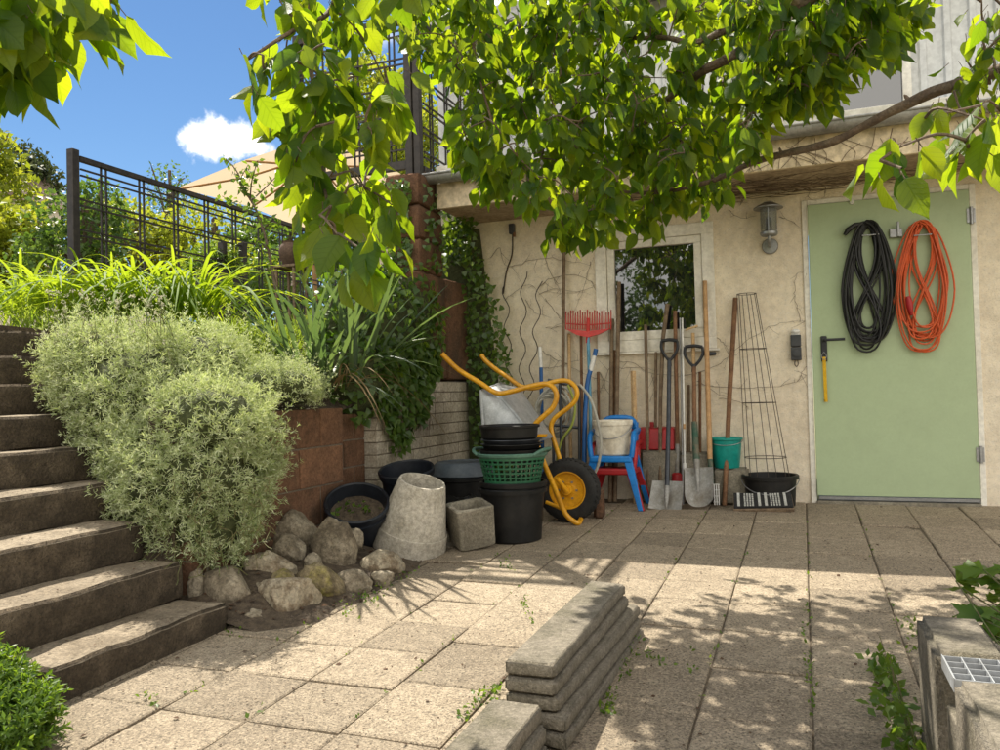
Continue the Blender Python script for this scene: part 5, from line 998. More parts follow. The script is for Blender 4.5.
def sample(poly, n_, dfun, k, sc=1.0, hole=None):
    xs = [p[0] for p in poly]; ys = [p[1] for p in poly]; c = 0
    while c < n_:
        p = (rng.uniform(min(xs), max(xs)), rng.uniform(min(ys), max(ys)))
        if not inpoly(p, poly) or (hole and hole(p)): continue
        nodes.append((D(p[0], p[1]-10, dfun(*p)), k, sc)); c += 1
hole = lambda p: (noise.noise(Vector((p[0]*.022, p[1]*.022, 4.2))) > .24 and rng.random() < .55)
sample(POLY, 720, lambda x, y: rng.uniform(3.15, 4.7) if x < 740 else rng.uniform(2.7, 3.4), 8, 1.0, hole)
sample(COLP, 62, lambda x, y: rng.uniform(2.1, 2.7), 5, .98, hole)
sample([(-40, -40), (118, -40), (112, 25), (105, 45), (60, 62), (25, 68), (-40, 75)], 34, lambda x, y: rng.uniform(1.65, 2.1), 5, 1.02)
sample([(930, -20), (1040, -20), (1040, 140), (960, 135), (935, 115), (960, 60), (985, 20)], 26, lambda x, y: rng.uniform(2.0, 2.5), 4, .75)
sample([(-80, -60), (-30, -60), (-30, 100), (-80, 100)], 8, lambda x, y: rng.uniform(1.6, 2.0), 5, 1.0)
sample([(420, -30), (900, -30), (900, -190), (470, -190)], 110, lambda x, y: rng.uniform(3.3, 4.6), 6, 1.0)
for x, y, d, k, s in [(893, 150, 1.5, 4, 1.0), (902, 168, 1.45, 3, 1.0), (880, 160, 1.5, 2, .95), (965, 140, 1.7, 4, .9), (985, 120, 1.7, 3, .9), (975, 165, 1.75, 3, .8), (925, 118, 1.9, 3, .8), (372, 246, 1.75, 4, 1.0), (362, 250, 1.8, 3, 1.0), (384, 252, 1.7, 2, .9), (338, 235, 1.95, 4, 1.0), (320, 215, 2.0, 3, 1.0), (263, 55, 2.2, 2, 1.0)]:
    nodes.append((D(x, y, d), k, s))
pts = np.array([list(n_[0]) for n_ in nodes]); att = np.array([list(p) for p, r in skel]); par = np.full(len(pts), -1)
dist = np.linalg.norm(pts[:, None]-att[None], axis=2); best = dist.argmin(1); bd = dist.min(1); src = [att[i] for i in best]
todo = set(range(len(pts))); tm2 = MB()
while todo:
    i = min(todo, key=lambda q: bd[q]); todo.discard(i)
    a, b_ = Vector(src[i]), Vector(pts[i]); ln = (b_-a).length
    mid = a.lerp(b_, .5)+Vector(rng.normal(0, 1, 3))*ln*.10+Vector((0, 0, ln*.10))
    tm2.tube(spline([a, mid, b_], 4), [.0042, .0040, .0038, .0035, .0032, .003, .0027, .0024, .002], 5, cap=False)
    dd = np.linalg.norm(pts-pts[i], axis=1)
    for q in todo:
        if dd[q]*1.15 < bd[q]: bd[q] = dd[q]*1.15; src[q] = pts[i]
LP, LD, LN, LL = [], [], [], []
for (p, k, s), sr in zip(nodes, src):
    ax = unit(np.array(p)-np.array(sr)+1e-6)
    for q in range(int(k)+rng.integers(0, 3)):
        off = rng.normal(0, .026, 3)-ax*rng.uniform(0, .09); st_ = np.array(p)+off
        dn = unit(np.array([rng.normal(0, .5), rng.normal(0, .5), -1.0])+ax*.35); b0 = st_+dn*rng.uniform(.012, .03)
        tm2.tube([Vector(st_), Vector(b0)], .0011, 4, cap=False)
        LP.append(b0); LD.append(dn); LN.append(unit(rng.normal(0, 1, 3)+np.array([-.2, .25, .55]))); LL.append(s*rng.uniform(.058, .108)*(1.22 if np.linalg.norm(np.array(p)-np.array(CAM)) < 2.65 else 1))
tm2.build('twigs', M['bark'], tree, smooth=True)
LP, LD, LN, LL = map(np.array, (LP, LD, LN, LL)); leaves('crown', M['cherry'], tree, T_big(), LP, LD, LN, LL, LL*rng.uniform(.5, .64, len(LL)), True, uv=True)
# ---- silvery mounds
def lump(px, py, Y, rx, rz, ry): k = ppm(Y, px, py); return P(px, py, Y), Vector((rx/k, ry, rz/k))
def ell(n_, lumps, low=-.6):
    w_ = np.array([l[1].x*l[1].y+l[1].x*l[1].z+l[1].y*l[1].z for l in lumps]); w_ = w_/w_.sum(); out_p, out_n = [], []
    for (c, r), f in zip(lumps, w_):
        k = int(n_*f*1.7); d = unit(rng.normal(0, 1, (k, 3))); d = d[d[:, 2] > low]; rr = np.array(r); nz_ = np.array([noise.noise(Vector(q*3.0)+c*2) for q in d])
        n2_ = np.array([noise.noise(Vector(q*7.0)+c*3) for q in d]); p = np.array(c)+d*rr*(1+.20*nz_[:, None]+.09*n2_[:, None]); nn = unit(d/rr); keep = np.ones(len(p), bool)
        for c2, r2 in lumps:
            if c2 is c: continue
            keep &= (((p-np.array(c2))/np.array(r2))**2).sum(1) > .82
        out_p.append(p[keep]); out_n.append(nn[keep])
    return np.concatenate(out_p), np.concatenate(out_n)
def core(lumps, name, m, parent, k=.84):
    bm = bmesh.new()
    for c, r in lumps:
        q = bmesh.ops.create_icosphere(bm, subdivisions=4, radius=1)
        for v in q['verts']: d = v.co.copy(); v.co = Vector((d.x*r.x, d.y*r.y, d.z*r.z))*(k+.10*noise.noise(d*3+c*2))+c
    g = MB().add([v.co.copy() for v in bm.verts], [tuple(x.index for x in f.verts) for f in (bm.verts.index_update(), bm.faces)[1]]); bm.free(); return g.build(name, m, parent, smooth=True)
def sprigs(name, m, root, p, nn, up, ln, wd, pairs=5, stem=.065, jit=.48, star=4, tm=T_quad()):
    n_ = len(p); d = unit(nn*.75+np.array([0, 0, up])+rng.normal(0, jit, (n_, 3))); P_, D_, N_, L_ = [], [], [], []
    s0 = unit(np.cross(d, rng.normal(0, 1, (n_, 3)))); s1 = np.cross(d, s0); base = p-d*stem*.35; sl_ = stem*rng.uniform(.6, 1.3, n_)
    for k in range(pairs):
        t = (k+.5)/pairs; a = s0 if k % 2 else s1
        for sg in (1, -1):
            P_.append(base+d*(sl_*t)[:, None]); D_.append(unit(a*sg*(1-.3*t)+d*(.45+.5*t)+rng.normal(0, .16, (n_, 3)))); N_.append(d+rng.normal(0, .2, (n_, 3))); L_.append(ln*rng.uniform(.7, 1.25, n_)*(1-.25*t))
    for k in range(star):
        a = 2*PI*k/star+.4; P_.append(base+d*sl_[:, None]); D_.append(unit(d*.8+s0*math.cos(a)+s1*math.sin(a))); N_.append(d+rng.normal(0, .2, (n_, 3))); L_.append(ln*.75*rng.uniform(.7, 1.2, n_))
    P_, D_, N_, L_ = map(np.concatenate, (P_, D_, N_, L_))
    return leaves(name, m, root, tm, P_, D_, N_, L_, L_*wd)
def mound(name, label, cat, lumps, n_, mname, up, ln, wd, low=-.7, **kw):
    c = min((l[0].z-l[1].z for l in lumps)); r = thing(name, label, cat, (lumps[0][0].x, lumps[0][0].y, c)); p, nn = ell(int(n_*1.25), lumps, low); kp_ = np.array([noise.noise(Vector(q)*11) < .16 or rng.random() < .12 for q in p]); p, nn = p[kp_], nn[kp_]
    j_ = rng.choice(len(p), len(p)//5); sprigs('long_shoots', M[mname], r, p[j_]+nn[j_]*rng.uniform(.015, .06, (len(j_), 1))+np.array([0, 0, .012]), nn[j_], up+.35, ln*.9, wd, pairs=7, stem=.13, jit=.4)
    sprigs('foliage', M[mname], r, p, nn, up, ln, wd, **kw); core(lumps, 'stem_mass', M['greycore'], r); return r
sA = mound('silver_shrub', 'broad silvery green shrub spilling beside the upper steps', 'shrub', [lump(150, 402, 3.12, 84, 64, .36), lump(98, 372, 3.1, 44, 44, .24), lump(198, 374, 3.25, 46, 44, .28), lump(130, 450, 3.04, 46, 46, .2), lump(166, 430, 3.02, 44, 40, .2)], 3500, 'snow', .5, .034, .19, pairs=4, star=5)
sB = mound('silver_shrub', 'lower silvery green shrub trailing down onto the heap of stones', 'shrub', [lump(192, 480, 2.90, 76, 62, .30), lump(225, 450, 3.0, 48, 42, .26), lump(200, 525, 2.87, 52, 36, .20), lump(165, 445, 2.98, 50, 40, .25), (Vector((-2.46, 2.86, .70)), Vector((.24, .2, .17)))], 2700, 'snow', .3, .034, .18, low=-.9, pairs=4, star=5)
sC = mound('silver_shrub', 'small pale cushion shrub sitting on top of the sandstone wall', 'shrub', [lump(278, 386, 3.45, 40, 20, .22), lump(300, 392, 3.6, 20, 14, .12)], 620, 'snow', .5, .022, .24)
# trailing stems and dry flower heads
tm3 = MB()
for i in range(170):
    px, py = rng.uniform(120, 268), rng.uniform(470, 560); a = P(px, py, rng.uniform(2.58, 2.72)); pts_ = [a]
    for k in range(4): pts_.append(pts_[-1]+Vector((rng.normal(0, .02), rng.normal(-.004, .012), rng.normal(-.016, .014))))
    tm3.tube(spline(pts_, 2), .0014, 4, cap=False)
tm3.build('trailing_stems', M['stem'], sB)
fl = MB(); fp = []
for i in range(125):
    px, py = (rng.uniform(46, 170), rng.uniform(288, 345)) if i < 95 else (rng.uniform(38, 70), rng.uniform(330, 400)); t_ = P(px, py, rng.uniform(2.85, 3.1)); b0 = t_+Vector((rng.normal(.05, .04), rng.normal(0, .03), -rng.uniform(.11, .19)))
    fl.tube([b0, b0.lerp(t_, .6)+Vector((0, 0, .01)), t_], .0012, 4, cap=False); fp.append(t_)
fl.build('flower_stems', M['stem'], sA); fp = np.array([list(p) for p in fp]).repeat(9, 0); k_ = len(fp)
leaves('seed_heads', M['snowflower'], sA, T_quad(), fp+rng.normal(0, .006, (k_, 3)), rdir(k_, (0, 0, .8)), rdir(k_), rng.uniform(.008, .016, k_), rng.uniform(.006, .01, k_))
# ---- daylily, meadow grass, iris
dl = thing('daylily_clump', 'bright lime clump of arching strap leaves at the head of the steps', 'plant', P(100, 318, 3.8))
def strap(n_, cs, sp, lmin, lmax, wmin, wmax, lean, name, m, root, dr0=.25, dr1=.75):
    c = np.array([list(cs[i % len(cs)]) for i in range(n_)]); off = rng.normal(0, 1, (n_, 3))*np.array(sp); b = c+off; o2 = unit(off*np.array([1, 1, 0])+rng.normal(0, .004, (n_, 3)))
    d = o2*rng.uniform(.1, lean, (n_, 1))+np.array([0, 0, 1.0])+rng.normal(0, .12, (n_, 3)); return blades(name, m, root, b, d, rng.uniform(lmin, lmax, n_), rng.uniform(wmin, wmax, n_), rng.uniform(dr0, dr1, n_))
strap(640, [P(30, 316, 3.95), P(65, 316, 3.85), P(100, 314, 3.85), P(135, 314, 3.9), P(165, 316, 3.95), P(190, 316, 4.0)], (.12, .10, .012), .52, .92, .015, .025, 1.0, 'blades', M['daylily'], dl, .5, 1.05)
k_ = 5600; gx, gy = rng.uniform(-4.4, -2.62, k_), rng.uniform(3.3, 5.1, k_); gzv = np.array([bed_z(a, b_) for a, b_ in zip(gx, gy)])
gb_ = np.stack([gx, gy, gzv-.01], 1); o_ = blades('meadow_grass', M['grass'], None, gb_, unit(rng.normal(0, .32, (k_, 3))+np.array([0, 0, 1])), rng.uniform(.10, .30, k_), rng.uniform(.004, .009, k_), rng.uniform(.1, .6, k_), 4); tag(o_, kind='stuff', label='sunlit meadow grass filling the raised bed', cat='grass')
ir = thing('iris_clump', 'grey green iris clump with long sword leaves above the sandstone wall', 'plant', P(325, 392, 4.05))
ic = [P(300, 385, 4.0), P(325, 388, 4.05), P(350, 384, 4.15), P(338, 375, 4.25), P(315, 372, 4.2), P(365, 372, 4.3)]
strap(95, ic, (.05, .05, .01), .5, .95, .020, .034, 1.5, 'blades', M['iris'], ir, .05, .32)
strap(30, ic, (.07, .06, .01), .4, .7, .018, .03, 1.8, 'drooping_blades', M['iris'], ir, .5, .95)
strap(26, [P(345, 385, 3.98), P(330, 388, 3.95)], (.05, .02, .01), .4, .65, .010, .018, 1.5, 'dry_blades', M['dryblade'], ir, .9, 1.3)
# ---- ivy
def ivy(name, label, pos, nn, root_loc, smin=.032, smax=.06, strands=None, mname='ivy'):
    r = thing(name, label, 'ivy', root_loc); k = len(pos); sd = unit(rng.normal(0, .5, (k, 3))+nn*.3+np.array([0, 0, -1.0]))
    L_ = rng.uniform(smin, smax, k); leaves('leaves', M[mname], r, T_ivy(), pos+nn*rng.uniform(0, .05, (k, 1)), sd, unit(nn+rng.normal(0, .38, (k, 3))+np.array([0, 0, .35])), L_, L_*rng.uniform(.85, 1.1, k))
    if strands: mb = MB(); [mb.tube(s, .0022, 4, cap=False) for s in strands]; mb.build('stems', M['twig'], r)
    return r
mc = [(Vector((-2.66, 4.62, 1.18)), Vector((.30, .50, .46))), (Vector((-2.58, 4.95, 1.28)), Vector((.22, .32, .40))), (Vector((-2.60, 4.32, .92)), Vector((.24, .30, .30)))]
p1, n1 = ell(1900, mc, -.8); k_ = 1350; yy = rng.uniform(4.28, 5.12, k_); bot = np.interp(yy, [4.25, 4.4, 4.5, 4.62, 4.75, 4.9, 5.0, 5.15], [.78, .60, .42, .46, .66, .58, .86, .95]); zz = bot+(1.15-bot)*rng.uniform(0, 1, k_)**1.0
p2 = np.stack([np.full(k_, -2.43), yy, zz], 1); n2 = np.tile(np.array([[1, -.1, .1]]), (k_, 1)); sts = []
for i in range(26):
    y = rng.uniform(4.35, 5.05); a = Vector((-2.42, y, 1.1)); s = [a]
    for q in range(6): s.append(s[-1]+Vector((rng.normal(0, .006), rng.normal(0, .03), -.09)))
    sts.append(s)
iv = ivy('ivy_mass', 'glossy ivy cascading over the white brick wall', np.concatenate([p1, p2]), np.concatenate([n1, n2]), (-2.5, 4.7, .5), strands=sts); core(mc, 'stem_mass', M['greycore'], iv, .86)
k_ = 1500; q = [list(P(rng.uniform(444, 470), rng.uniform(196, 264), rng.uniform(5.6, 5.8))) for _ in range(320)]
while len(q) < k_:
    px, py = rng.uniform(440, 513), rng.uniform(188, 470)
    rb = np.interp(py, [188, 250, 272, 330, 385, 470], [474, 477, 488, 503, 511, 514])+rng.normal(0, 2.5); lb = np.interp(py, [188, 255, 262, 360, 470], [447, 448, 464, 466, 478])
    if lb < px < rb: q.append(list(P(px, py, rng.uniform(5.60, 5.86))))
iv2 = ivy('ivy_column', 'dark ivy column filling the house corner beside the stone pier', np.array(q), np.tile(np.array([[.25, -1, .1]]), (k_, 1)), (-2.3, 5.75, .5), .028, .05)
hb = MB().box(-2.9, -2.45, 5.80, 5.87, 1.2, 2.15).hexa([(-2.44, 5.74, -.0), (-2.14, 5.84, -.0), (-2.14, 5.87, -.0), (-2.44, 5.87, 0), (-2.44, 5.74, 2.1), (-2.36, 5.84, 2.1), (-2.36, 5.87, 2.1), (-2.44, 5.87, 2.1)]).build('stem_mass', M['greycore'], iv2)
k_ = 330; q = np.array([list(PX(rng.uniform(386, 412), rng.uniform(182, 262), -2.755)) for _ in range(k_//2)]+[list(Vector((-2.45, rng.uniform(5.05, 5.42), rng.uniform(1.7, 2.3)))) for _ in range(k_//4)]+[list(P(rng.uniform(390, 411), rng.uniform(180, 262), 5.01)) for _ in range(k_//2)])
ivy('ivy_sprays', 'thin ivy sprays climbing the tall brown pillar', q, np.tile(np.array([[.3, -1, .1]]), (len(q), 1)), (-2.6, 5.0, 1.66), .03, .05)
# ---- bare creeper on the plaster
cr = MB()
def wallline(p, r=.0032, Y=5.874, tw_=True):
    s = spline([P(x, y, Y-.004) for x, y in p], 5); s = [v+Vector((rng.normal(0, .004), 0, rng.normal(0, .004))) for v in s]; k = len(s); cr.tube(s, [lerp(r*.6, r*.2, i/(k-1)) for i in range(k)], 5)
    if tw_:
        for i in range(3, k, 4):
            a = s[i]; an = rng.uniform(0, 2*PI); ln = rng.uniform(.02, .12); b_ = a+Vector((math.cos(an)*ln, -rng.uniform(0, .015), math.sin(an)*ln)); cr.tube([a, a.lerp(b_, .5)+Vector((rng.normal(0, .01), 0, rng.normal(0, .01))), b_], [.0013, .001, .0006], 4)
for l in [[(509, 267), (530, 261), (548, 258), (575, 262), (592, 265)], [(540, 286), (551, 279), (574, 275), (590, 281), (592, 287), (568, 293), (540, 292)], [(540, 294), (556, 289), (590, 294)], [(545, 300), (560, 318), (562, 326), (546, 327)], [(546, 255), (549, 270), (560, 290), (562, 308)], [(590, 262), (583, 290), (574, 312)], [(542, 350), (556, 360), (562, 361), (580, 372), (602, 380), (622, 386)], [(543, 368), (555, 367), (575, 361), (581, 360)], [(612, 362), (605, 378), (598, 402)], [(617, 361), (635, 364), (650, 373), (678, 376), (683, 375)], [(652, 374), (654, 388), (650, 402)], [(620, 369), (640, 367), (656, 371)], [(680, 376), (709, 369), (728.5, 357), (749, 339), (775, 325), (801, 321), (808, 322)], [(801, 321), (796, 301), (795, 287), (798, 273), (807, 274)], [(696, 384), (728, 388), (754, 388), (780, 386), (798, 381), (811, 375)], [(798, 381), (804, 370), (810, 364)], [(697, 380), (715, 392), (727, 398)], [(716, 338), (724, 344), (728, 352), (725, 366)], [(728, 200), (738, 202), (749, 203)], [(779, 217), (790, 221), (800, 228)], [(728, 210), (741, 218), (757, 216)], [(805, 183), (810, 192), (803, 201)], [(490, 258), (500, 248), (503, 262), (512, 268)], [(495, 330), (505, 345), (508, 380)], [(505, 300), (515, 292), (530, 285), (545, 300)], [(525, 300), (535, 312), (552, 318)], [(720, 398), (740, 402), (750, 410)], [(570, 385), (590, 392), (610, 388)], [(600, 372), (612, 400), (628, 416)], [(735, 180), (760, 188), (805, 186)], [(740, 205), (748, 190), (770, 178)], [(822, 176), (826, 190), (822, 200)], [(850, 178), (880, 182), (915, 180)]]: wallline(l)
for i in range(85):  # tangle under the eave
    x = rng.uniform(-.75, 1.25)if i % 3 else rng.uniform(-1.4, -.2); Y = rng.uniform(5.45, 5.87); z = 2.15-abs(rng.normal(0, .012)); ln = rng.uniform(.15, .6); a = rng.normal(0, .22)
    s = [Vector((x+ln*t*math.cos(a), min(5.87, Y+ln*t*math.sin(a)), z-.012*math.sin(t*3)+rng.normal(0, .006))) for t in np.linspace(0, 1, 6)]; cr.tube(s, [.0030]*3+[.0016]*3, 4, cap=False)
for i in range(26):
    x = rng.uniform(-.45, .5); sx_ = rng.normal(0, .14); s = spline([Vector((x, 5.26, 2.152)), Vector((x+sx_*.4+rng.normal(0, .02), 5.259, 2.21)), Vector((x+sx_+rng.normal(0, .03), 5.26, 2.21+abs(rng.normal(0, .07))))], 4); cr.tube(s, .0016, 4, cap=False)
tag(cr.build('bare_creeper', M['twig']), 'leafless creeper stems clinging to the plaster wall and eave', 'creeper')
# ---- sapling, corner plants
sp = thing('young_sapling', 'slim young sapling with small leaves in front of the parasol', 'sapling', P(276, 285, 4.5)); sm = MB(); SP_ = []
def twigpath(pts_, r0, r1): s = spline([P(x, y, Y) for x, y, Y in pts_], 5); k = len(s); sm.tube(s, [lerp(r0, r1, i/(k-1)) for i in range(k)], 6); SP_.extend(s[len(s)//4:])
twigpath([(276, 290, 4.5), (266, 240, 4.5), (256, 210, 4.5), (246, 192, 4.5), (236, 170, 4.5), (224, 158, 4.5)], .011, .003)
for l in ([(250, 200, 4.5), (252, 180, 4.45), (258, 160, 4.4)], [(256, 210, 4.5), (238, 205, 4.5), (222, 196, 4.5)], [(252, 200, 4.5), (268, 185, 4.6), (282, 170, 4.6)], [(246, 192, 4.5), (240, 182, 4.4), (248, 165, 4.4)], [(262, 230, 4.5), (272, 222, 4.5), (284, 226, 4.5)], [(268, 250, 4.5), (258, 240, 4.45), (254, 250, 4.4)]): twigpath(l, .006, .002)
sm.build('stem', M['bark'], sp, smooth=True); b0 = np.array([list(v) for v in SP_]).repeat(3, 0); k_ = len(b0); L_ = rng.uniform(.035, .06, k_)
leaves('leaves', M['lushgreen'], sp, T_small(), b0+rng.normal(0, .015, (k_, 3)), rdir(k_, (0, 0, -.3)), rdir(k_, (0, 0, .6)), L_, L_*.55)
ts = thing('trough_shrub', 'bushy green shrub growing in the dark terrace trough', 'shrub', TRG); c_ = [(Vector(TRG)+Vector((-.07, 0, .06)), Vector((.19, .13, .13))), (Vector(TRG)+Vector((.08, 0, .03)), Vector((.11, .1, .08)))]; p, nn = ell(260, c_, -.3); sprigs('foliage', M['lushgreen'], ts, p, nn, .5, .045, .42, pairs=3, stem=.12, jit=.6); core(c_, 'stem_mass', M['greycore'], ts, .5)
cl_ = [(Vector((-2.24, 1.55, -.05)), Vector((.17, .16, .12))), (Vector((-2.06, 1.56, -.09)), Vector((.11, .11, .075)))]
lw = thing('green_bush', 'fresh green leafy bush at the foot of the steps in the corner', 'shrub', (-2.14, 1.6, gz(1.6))); p, nn = ell(640, cl_, -.6); sprigs('foliage', M['lushgreen'], lw, p, nn, .8, .032, .36, pairs=5, stem=.085, jit=.3); core(cl_, 'stem_mass', M['greycore'], lw, .72)
cb2 = thing('columbine_plant', 'light green lobed leaf plant growing in the concrete planter', 'plant', (.5, 2.0, .1)); st2 = MB(); lp_, ld_, ll_ = [], [], []
for px, py, dp, s in [(956, 581, 2.35, .075), (962, 588, 2.35, .05), (984, 570, 2.3, .08), (998, 580, 2.3, .075), (1010, 590, 2.3, .08), (985, 620, 2.2, .08), (975, 632, 2.2, .06), (996, 636, 2.15, .09), (1005, 615, 2.2, .09), (990, 650, 2.1, .07), (1010, 650, 2.1, .09), (980, 612, 2.25, .06), (993, 692, 2.0, .06), (1000, 664, 2.05, .08), (952, 621, 2.4, .035), (957, 615, 2.42, .03), (972, 645, 2.2, .05), (988, 600, 2.3, .05), (1015, 570, 2.3, .08), (1020, 620, 2.2, .1), (1018, 690, 2.0, .09)]:
    t_ = D(px, py, dp); b0 = Vector((.52+rng.normal(0, .05), 2.02+rng.normal(0, .05), .10)); st2.tube(spline([b0, b0.lerp(t_, .5)+Vector((rng.normal(0, .01), 0, .03)), t_], 4), .0022, 5, cap=False)
    for q in range(3 if s > .045 else 1):
        a = rng.uniform(0, 2*PI); lp_.append(list(t_)); ld_.append([math.cos(a), math.sin(a), rng.uniform(-.2, .3)]); ll_.append(s*rng.uniform(.95, 1.4))
st2.build('stems', M['stem'], cb2); k_ = len(lp_); ll_ = np.array(ll_); leaves('leaves', M['lushgreen'], cb2, T_lobed(), np.array(lp_), np.array(ld_), rdir(k_, (0, -.6, 1.3)), ll_, ll_*1.0)
tv = thing('trailing_weed', 'small leaved weed trailing along the outside of the concrete planter', 'weed', (.2, 2.2, gz(2.2))); tx = rng.uniform(0, 1, 150); bx = np.stack([PLX-.015-abs(rng.normal(0, .035, 150)), 1.95+tx*.85, np.array([gz(2.3)]*150)+rng.uniform(.0, .17, 150)*(1-tx*.5)], 1); L_ = rng.uniform(.022, .042, 150)
bx = bx.repeat(2, 0); k_ = len(bx); L_ = L_.repeat(2); leaves('leaves', M['lushgreen'], tv, T_small(), bx+rng.normal(0, .008, (k_, 3)), rdir(k_, (-.5, -.3, .1)), rdir(k_, (-.3, -.3, 1)), L_, L_*.6)
sm = MB(); [sm.tube([Vector((PLX-.01, lerp(1.95, 2.8, t), gz(2.3))), Vector((PLX-.04, lerp(1.95, 2.8, t)+.03, gz(2.3)+rng.uniform(.05, .16)))], .0014, 4, cap=False) for t in rng.uniform(0, 1, 40)]; sm.build('stems', M['stem'], tv)
sd_ = tp; cc = Vector(cb)+axp*.2; b0 = np.array([list(cc+Vector((rng.normal(0, .05), rng.normal(0, .03), rng.uniform(.0, .05)))) for _ in range(26)]+[list(P(336+rng.normal(0, 3), 512+rng.normal(0, 4), 3.62)) for _ in range(8)]); k_ = len(b0); L_ = rng.uniform(.025, .04, k_); leaves('seedlings', M['lushgreen'], sd_, T_small(), b0, rdir(k_), rdir(k_, (0, -.3, 1)), L_, L_*.7)
# ---- weeds in the joints, dry litter
wp_ = []
def weed(px0, py0, px1, py1, n_, j=3):
    for t in rng.uniform(0, 1, n_): g_ = G(lerp(px0, px1, t)+rng.normal(0, j), lerp(py0, py1, t)+rng.normal(0, j)); wp_.append([g_.x, g_.y, gz(g_.y)+rng.uniform(.001, .018)])
weed(634, 640, 604, 722, 70, 5); weed(500, 690, 462, 716, 45, 4); weed(380, 588, 345, 612, 60, 6); weed(410, 570, 380, 585, 40, 6); weed(222, 612, 236, 634, 26, 5); weed(523, 600, 530, 622, 18, 3); weed(805, 605, 812, 720, 36, 2); weed(645, 655, 670, 664, 16, 5); weed(500, 562, 512, 568, 14, 3); weed(140, 700, 160, 706, 10, 3); weed(905, 622, 925, 640, 30, 6); weed(310, 585, 335, 606, 26, 5); weed(690, 660, 710, 700, 5, 8)
for x_ in (-1.86, -1.545, -1.235, -.925, -.617, -.308, -.004, .298):
    for y_ in rng.uniform(1.8, 5.6, 16): wp_.append([x_+rng.normal(0, .003), y_, gz(y_)+rng.uniform(-.002, .006)])
b0 = np.array(wp_).repeat(2, 0); k_ = len(b0); L_ = rng.uniform(.009, .022, k_); o_ = leaves('joint_weeds', M['lushgreen'], None, T_small(), b0+rng.normal(0, .006, (k_, 3)), rdir(k_, (0, 0, .4)), rdir(k_, (0, 0, 1)), L_, L_*.6); tag(o_, 'tiny green weeds sprouting along the paving joints', 'weeds', kind='stuff')
k_ = 8000; x = rng.uniform(-2.4, 1.6, k_); y = rng.uniform(1.3, 5.85, k_); keep = rng.uniform(0, 1, k_) < .45+.5*np.array([noise.noise(Vector((a*1.7, b_*1.7, 3))) for a, b_ in zip(x, y)]); x, y = x[keep], y[keep]; k_ = len(x)
b0 = np.stack([x, y, np.array([gz(v) for v in y])+.004], 1); L_ = rng.uniform(.003, .011, k_)*np.where(rng.uniform(0, 1, k_) < .06, 2.2, 1); dd = rng.normal(0, 1, (k_, 3))*np.array([1, 1, .12]); o_ = leaves('dry_litter', M['petal_litter'], None, T_small(), b0, dd, rng.normal(0, .25, (k_, 3))+np.array([0, 0, 1]), L_, L_*.75); tag(o_, 'dry brown petals and stalks scattered over the paving', 'litter', kind='stuff')
k_ = 500; kk = rng.integers(0, 7, k_); x = np.array([SX[k] for k in kk])-rng.uniform(.01, .22, k_); y = rng.uniform(1.3, 2.6, k_); b0 = np.stack([x, y, np.array([SZ[k] for k in kk])+.006], 1); L_ = rng.uniform(.004, .014, k_); o_ = leaves('step_litter', M['petal_litter'], None, T_small(), b0, rng.normal(0, 1, (k_, 3))*np.array([1, 1, .12]), rng.normal(0, .25, (k_, 3))+np.array([0, 0, 1]), L_, L_*.7); tag(o_, 'dry brown leaf crumbs lying on the concrete steps', 'litter', kind='stuff')
k_ = 260; x = rng.uniform(-2.48, -1.8, k_); y = rng.uniform(2.65, 3.95, k_); b0 = np.stack([x, y, np.array([bank_z(a, b_) for a, b_ in zip(x, y)])+.005], 1); L_ = rng.uniform(.012, .035, k_); o_ = leaves('stone_heap_litter', M['petal_litter'], None, T_small(), b0, rng.normal(0, 1, (k_, 3))*np.array([1, 1, .2]), rng.normal(0, .3, (k_, 3))+np.array([0, 0, 1]), L_, L_*.6); tag(o_, 'dead leaves and crumbs lodged between the heaped stones', 'litter', kind='stuff')
# ---- trees beyond the terrace
def bgtree(name, label, lumps, n_, mname, ls, base_z, trunk=True, grp=None, gap=.36, tm=T_small(), cat='tree', fill=.5, tk=1.0):
    c0 = lumps[0][0]; r = thing(name, label, cat, (c0.x, c0.y, base_z), grp); ps = []; w_ = np.array([l[1].x*l[1].z for l in lumps]); w_ = w_/w_.sum()
    for (c, rr), f in zip(lumps, w_):
        k = int(n_*f); d = unit(rng.normal(0, 1, (k, 3))); rad_ = rng.uniform(fill, 1.0, (k, 1))**.6; nz_ = np.array([noise.noise(Vector(q*2.6)+c) for q in d])[:, None]; p = np.array(c)+d*rad_*(1+.32*nz_)*np.array(rr)
        hol = np.array([noise.noise(Vector(q)*(1.9/max(rr.x, .3))) for q in p]); ps.append(p[hol < gap])
    p = np.concatenate(ps); k = len(p); L_ = ls*rng.uniform(.6, 1.3, k); leaves('crown', M[mname], r, tm, p, rdir(k, (0, 0, -.25)), rdir(k, (0, 0, .7)), L_, L_*.6)
    if trunk:
        mb = MB(); top = c0; b_ = Vector((c0.x, c0.y, base_z)); h = top.z-base_z; mb.tube(spline([b_, b_.lerp(top, .5)+Vector((.03*h, 0, 0)), top, top+Vector((0, 0, lumps[0][1].z*.6))], 4), [tk*(.045*h+.02)]*4+[tk*(.035*h+.01)]*4+[tk*(.02*h+.01)]*4+[.01*tk], 8)
        for i in range(9):
            a = rng.uniform(0, 2*PI); lm = lumps[i % len(lumps)]; e = lm[0]+Vector((math.cos(a)*lm[1].x*.75, math.sin(a)*lm[1].y*.75, rng.uniform(-.2, .7)*lm[1].z)); s0 = b_.lerp(top, rng.uniform(.55, 1)); mb.tube(spline([s0, s0.lerp(e, .5)+Vector((0, 0, .05*h)), e], 3), [tk*(.016*h+.004)]*3+[tk*(.010*h+.003)]*3+[.003], 6)
        mb.build('trunk', M['bark'], r, smooth=True)
    return r
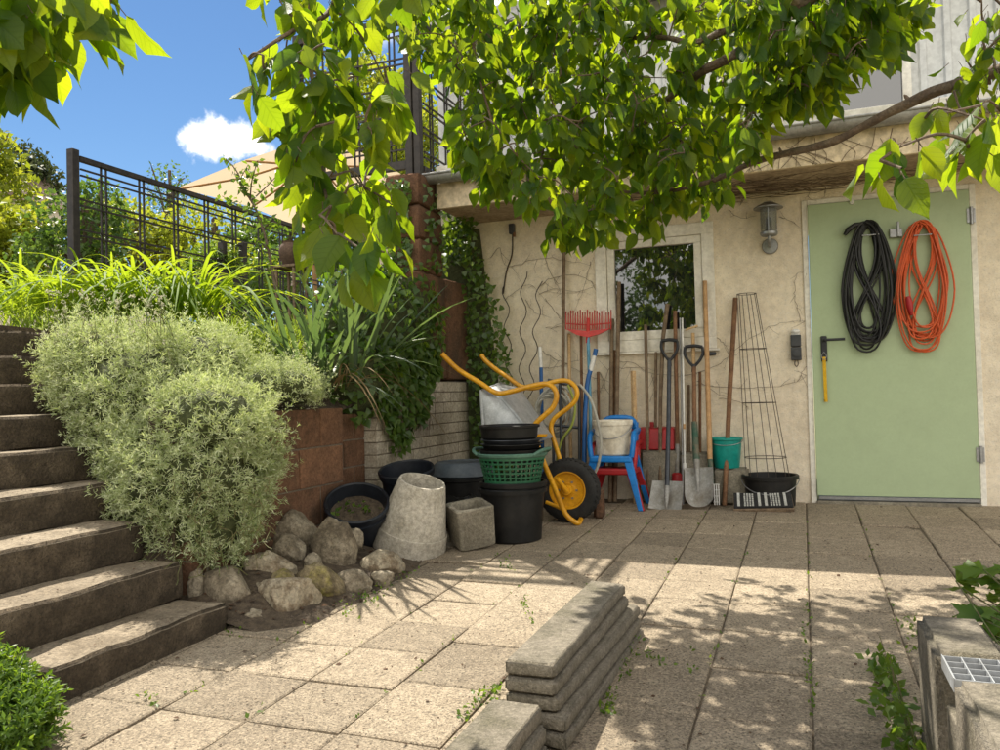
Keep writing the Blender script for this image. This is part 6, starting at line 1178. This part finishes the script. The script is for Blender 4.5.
bgtree('garden_tree', 'yellow green leafy tree at the far left edge', [lump(-34, 200, 7.2, 48, 66, 1.0), lump(14, 238, 7.0, 34, 34, .6), lump(-30, 250, 7.0, 80, 60, .8), lump(-16, 150, 7.3, 22, 30, .5)], 12500, 'bg_yellow', .095, 1.2, gap=.4)
bgtree('garden_shrub', 'mid green shrub between the yellow green tree and the fence post', [lump(85, 228, 6.4, 34, 42, .6), lump(60, 262, 6.2, 50, 38, .5), lump(100, 205, 6.6, 22, 26, .4)], 3800, 'bg_mid', .07, 1.2)
bgtree('pine_tree', 'distant dark pine rising behind the left garden shrubs', [lump(33, 205, 14, 20, 40, 1), lump(28, 165, 14, 13, 22, .7), lump(38, 178, 14, 14, 20, .7), lump(24, 188, 14, 14, 18, .7), lump(44, 200, 14, 12, 18, .6)], 5200, 'bg_dark', .13, 1.2)
bgtree('garden_shrub', 'sunny yellow green shrub seen through the near end of the fence', [lump(135, 240, 9.5, 40, 40, .9), lump(105, 225, 9.4, 26, 26, .6)], 3400, 'bg_yellow', .09, 1.2)
bgtree('garden_shrub', 'light green shrub seen through the middle of the fence', [lump(215, 240, 10.5, 46, 40, 1), lump(180, 252, 10, 40, 34, .8), lump(235, 275, 9.0, 50, 36, .8)], 5200, 'bg_yellow', .09, 1.2)
bgtree('garden_shrub', 'green shrub behind the fence under the parasol', [lump(290, 245, 11, 48, 34, 1), lump(255, 256, 10.5, 40, 30, .8), lump(345, 240, 11.5, 40, 40, 1), lump(290, 280, 9.0, 50, 36, .8), lump(262, 308, 6.6, 45, 30, .5), lump(225, 300, 6.6, 45, 30, .5)], 8500, 'bg_mid', .09, 1.2)
bgtree('garden_tree', 'thin open crowned young tree poking above the fence near the cloud', [lump(170, 185, 12, 17, 26, .6), lump(182, 200, 12, 18, 22, .6), lump(160, 205, 12, 14, 20, .5)], 900, 'bg_mid', .07, 1.2, fill=.2, tk=.35)
bgtree('garden_tree', 'leafy tree standing behind the trellis beside the house', [lump(375, 130, 10.5, 62, 70, 1.2), lump(420, 160, 10.2, 40, 50, 1), lump(330, 190, 10.8, 40, 40, 1)], 10000, 'bg_yellow', .11, 1.2, gap=.55)
bgtree('garden_shrub', 'dark leafy shrub filling the gap below the trellis rail', [lump(378, 215, 6.4, 42, 34, .4), lump(345, 240, 6.2, 30, 30, .4)], 2400, 'bg_mid', .06, 1.2)
bgtree('garden_tree', 'tall tree mirrored in the window pane', [(Vector((-4.3, -6.5, 2.9)), Vector((1.3, 1.0, 1.5))), (Vector((-3.6, -6.3, 1.8)), Vector((.8, .8, .8)))], 3500, 'bg_mid', .14, -.5)
bgtree('garden_shrub', 'round shrub mirrored low in the window pane', [(Vector((-2.4, -6.8, 1.3)), Vector((1.1, .8, 1.1))), (Vector((-1.3, -6.6, .9)), Vector((.9, .8, 1.0)))], 2600, 'bg_mid', .12, -.5)
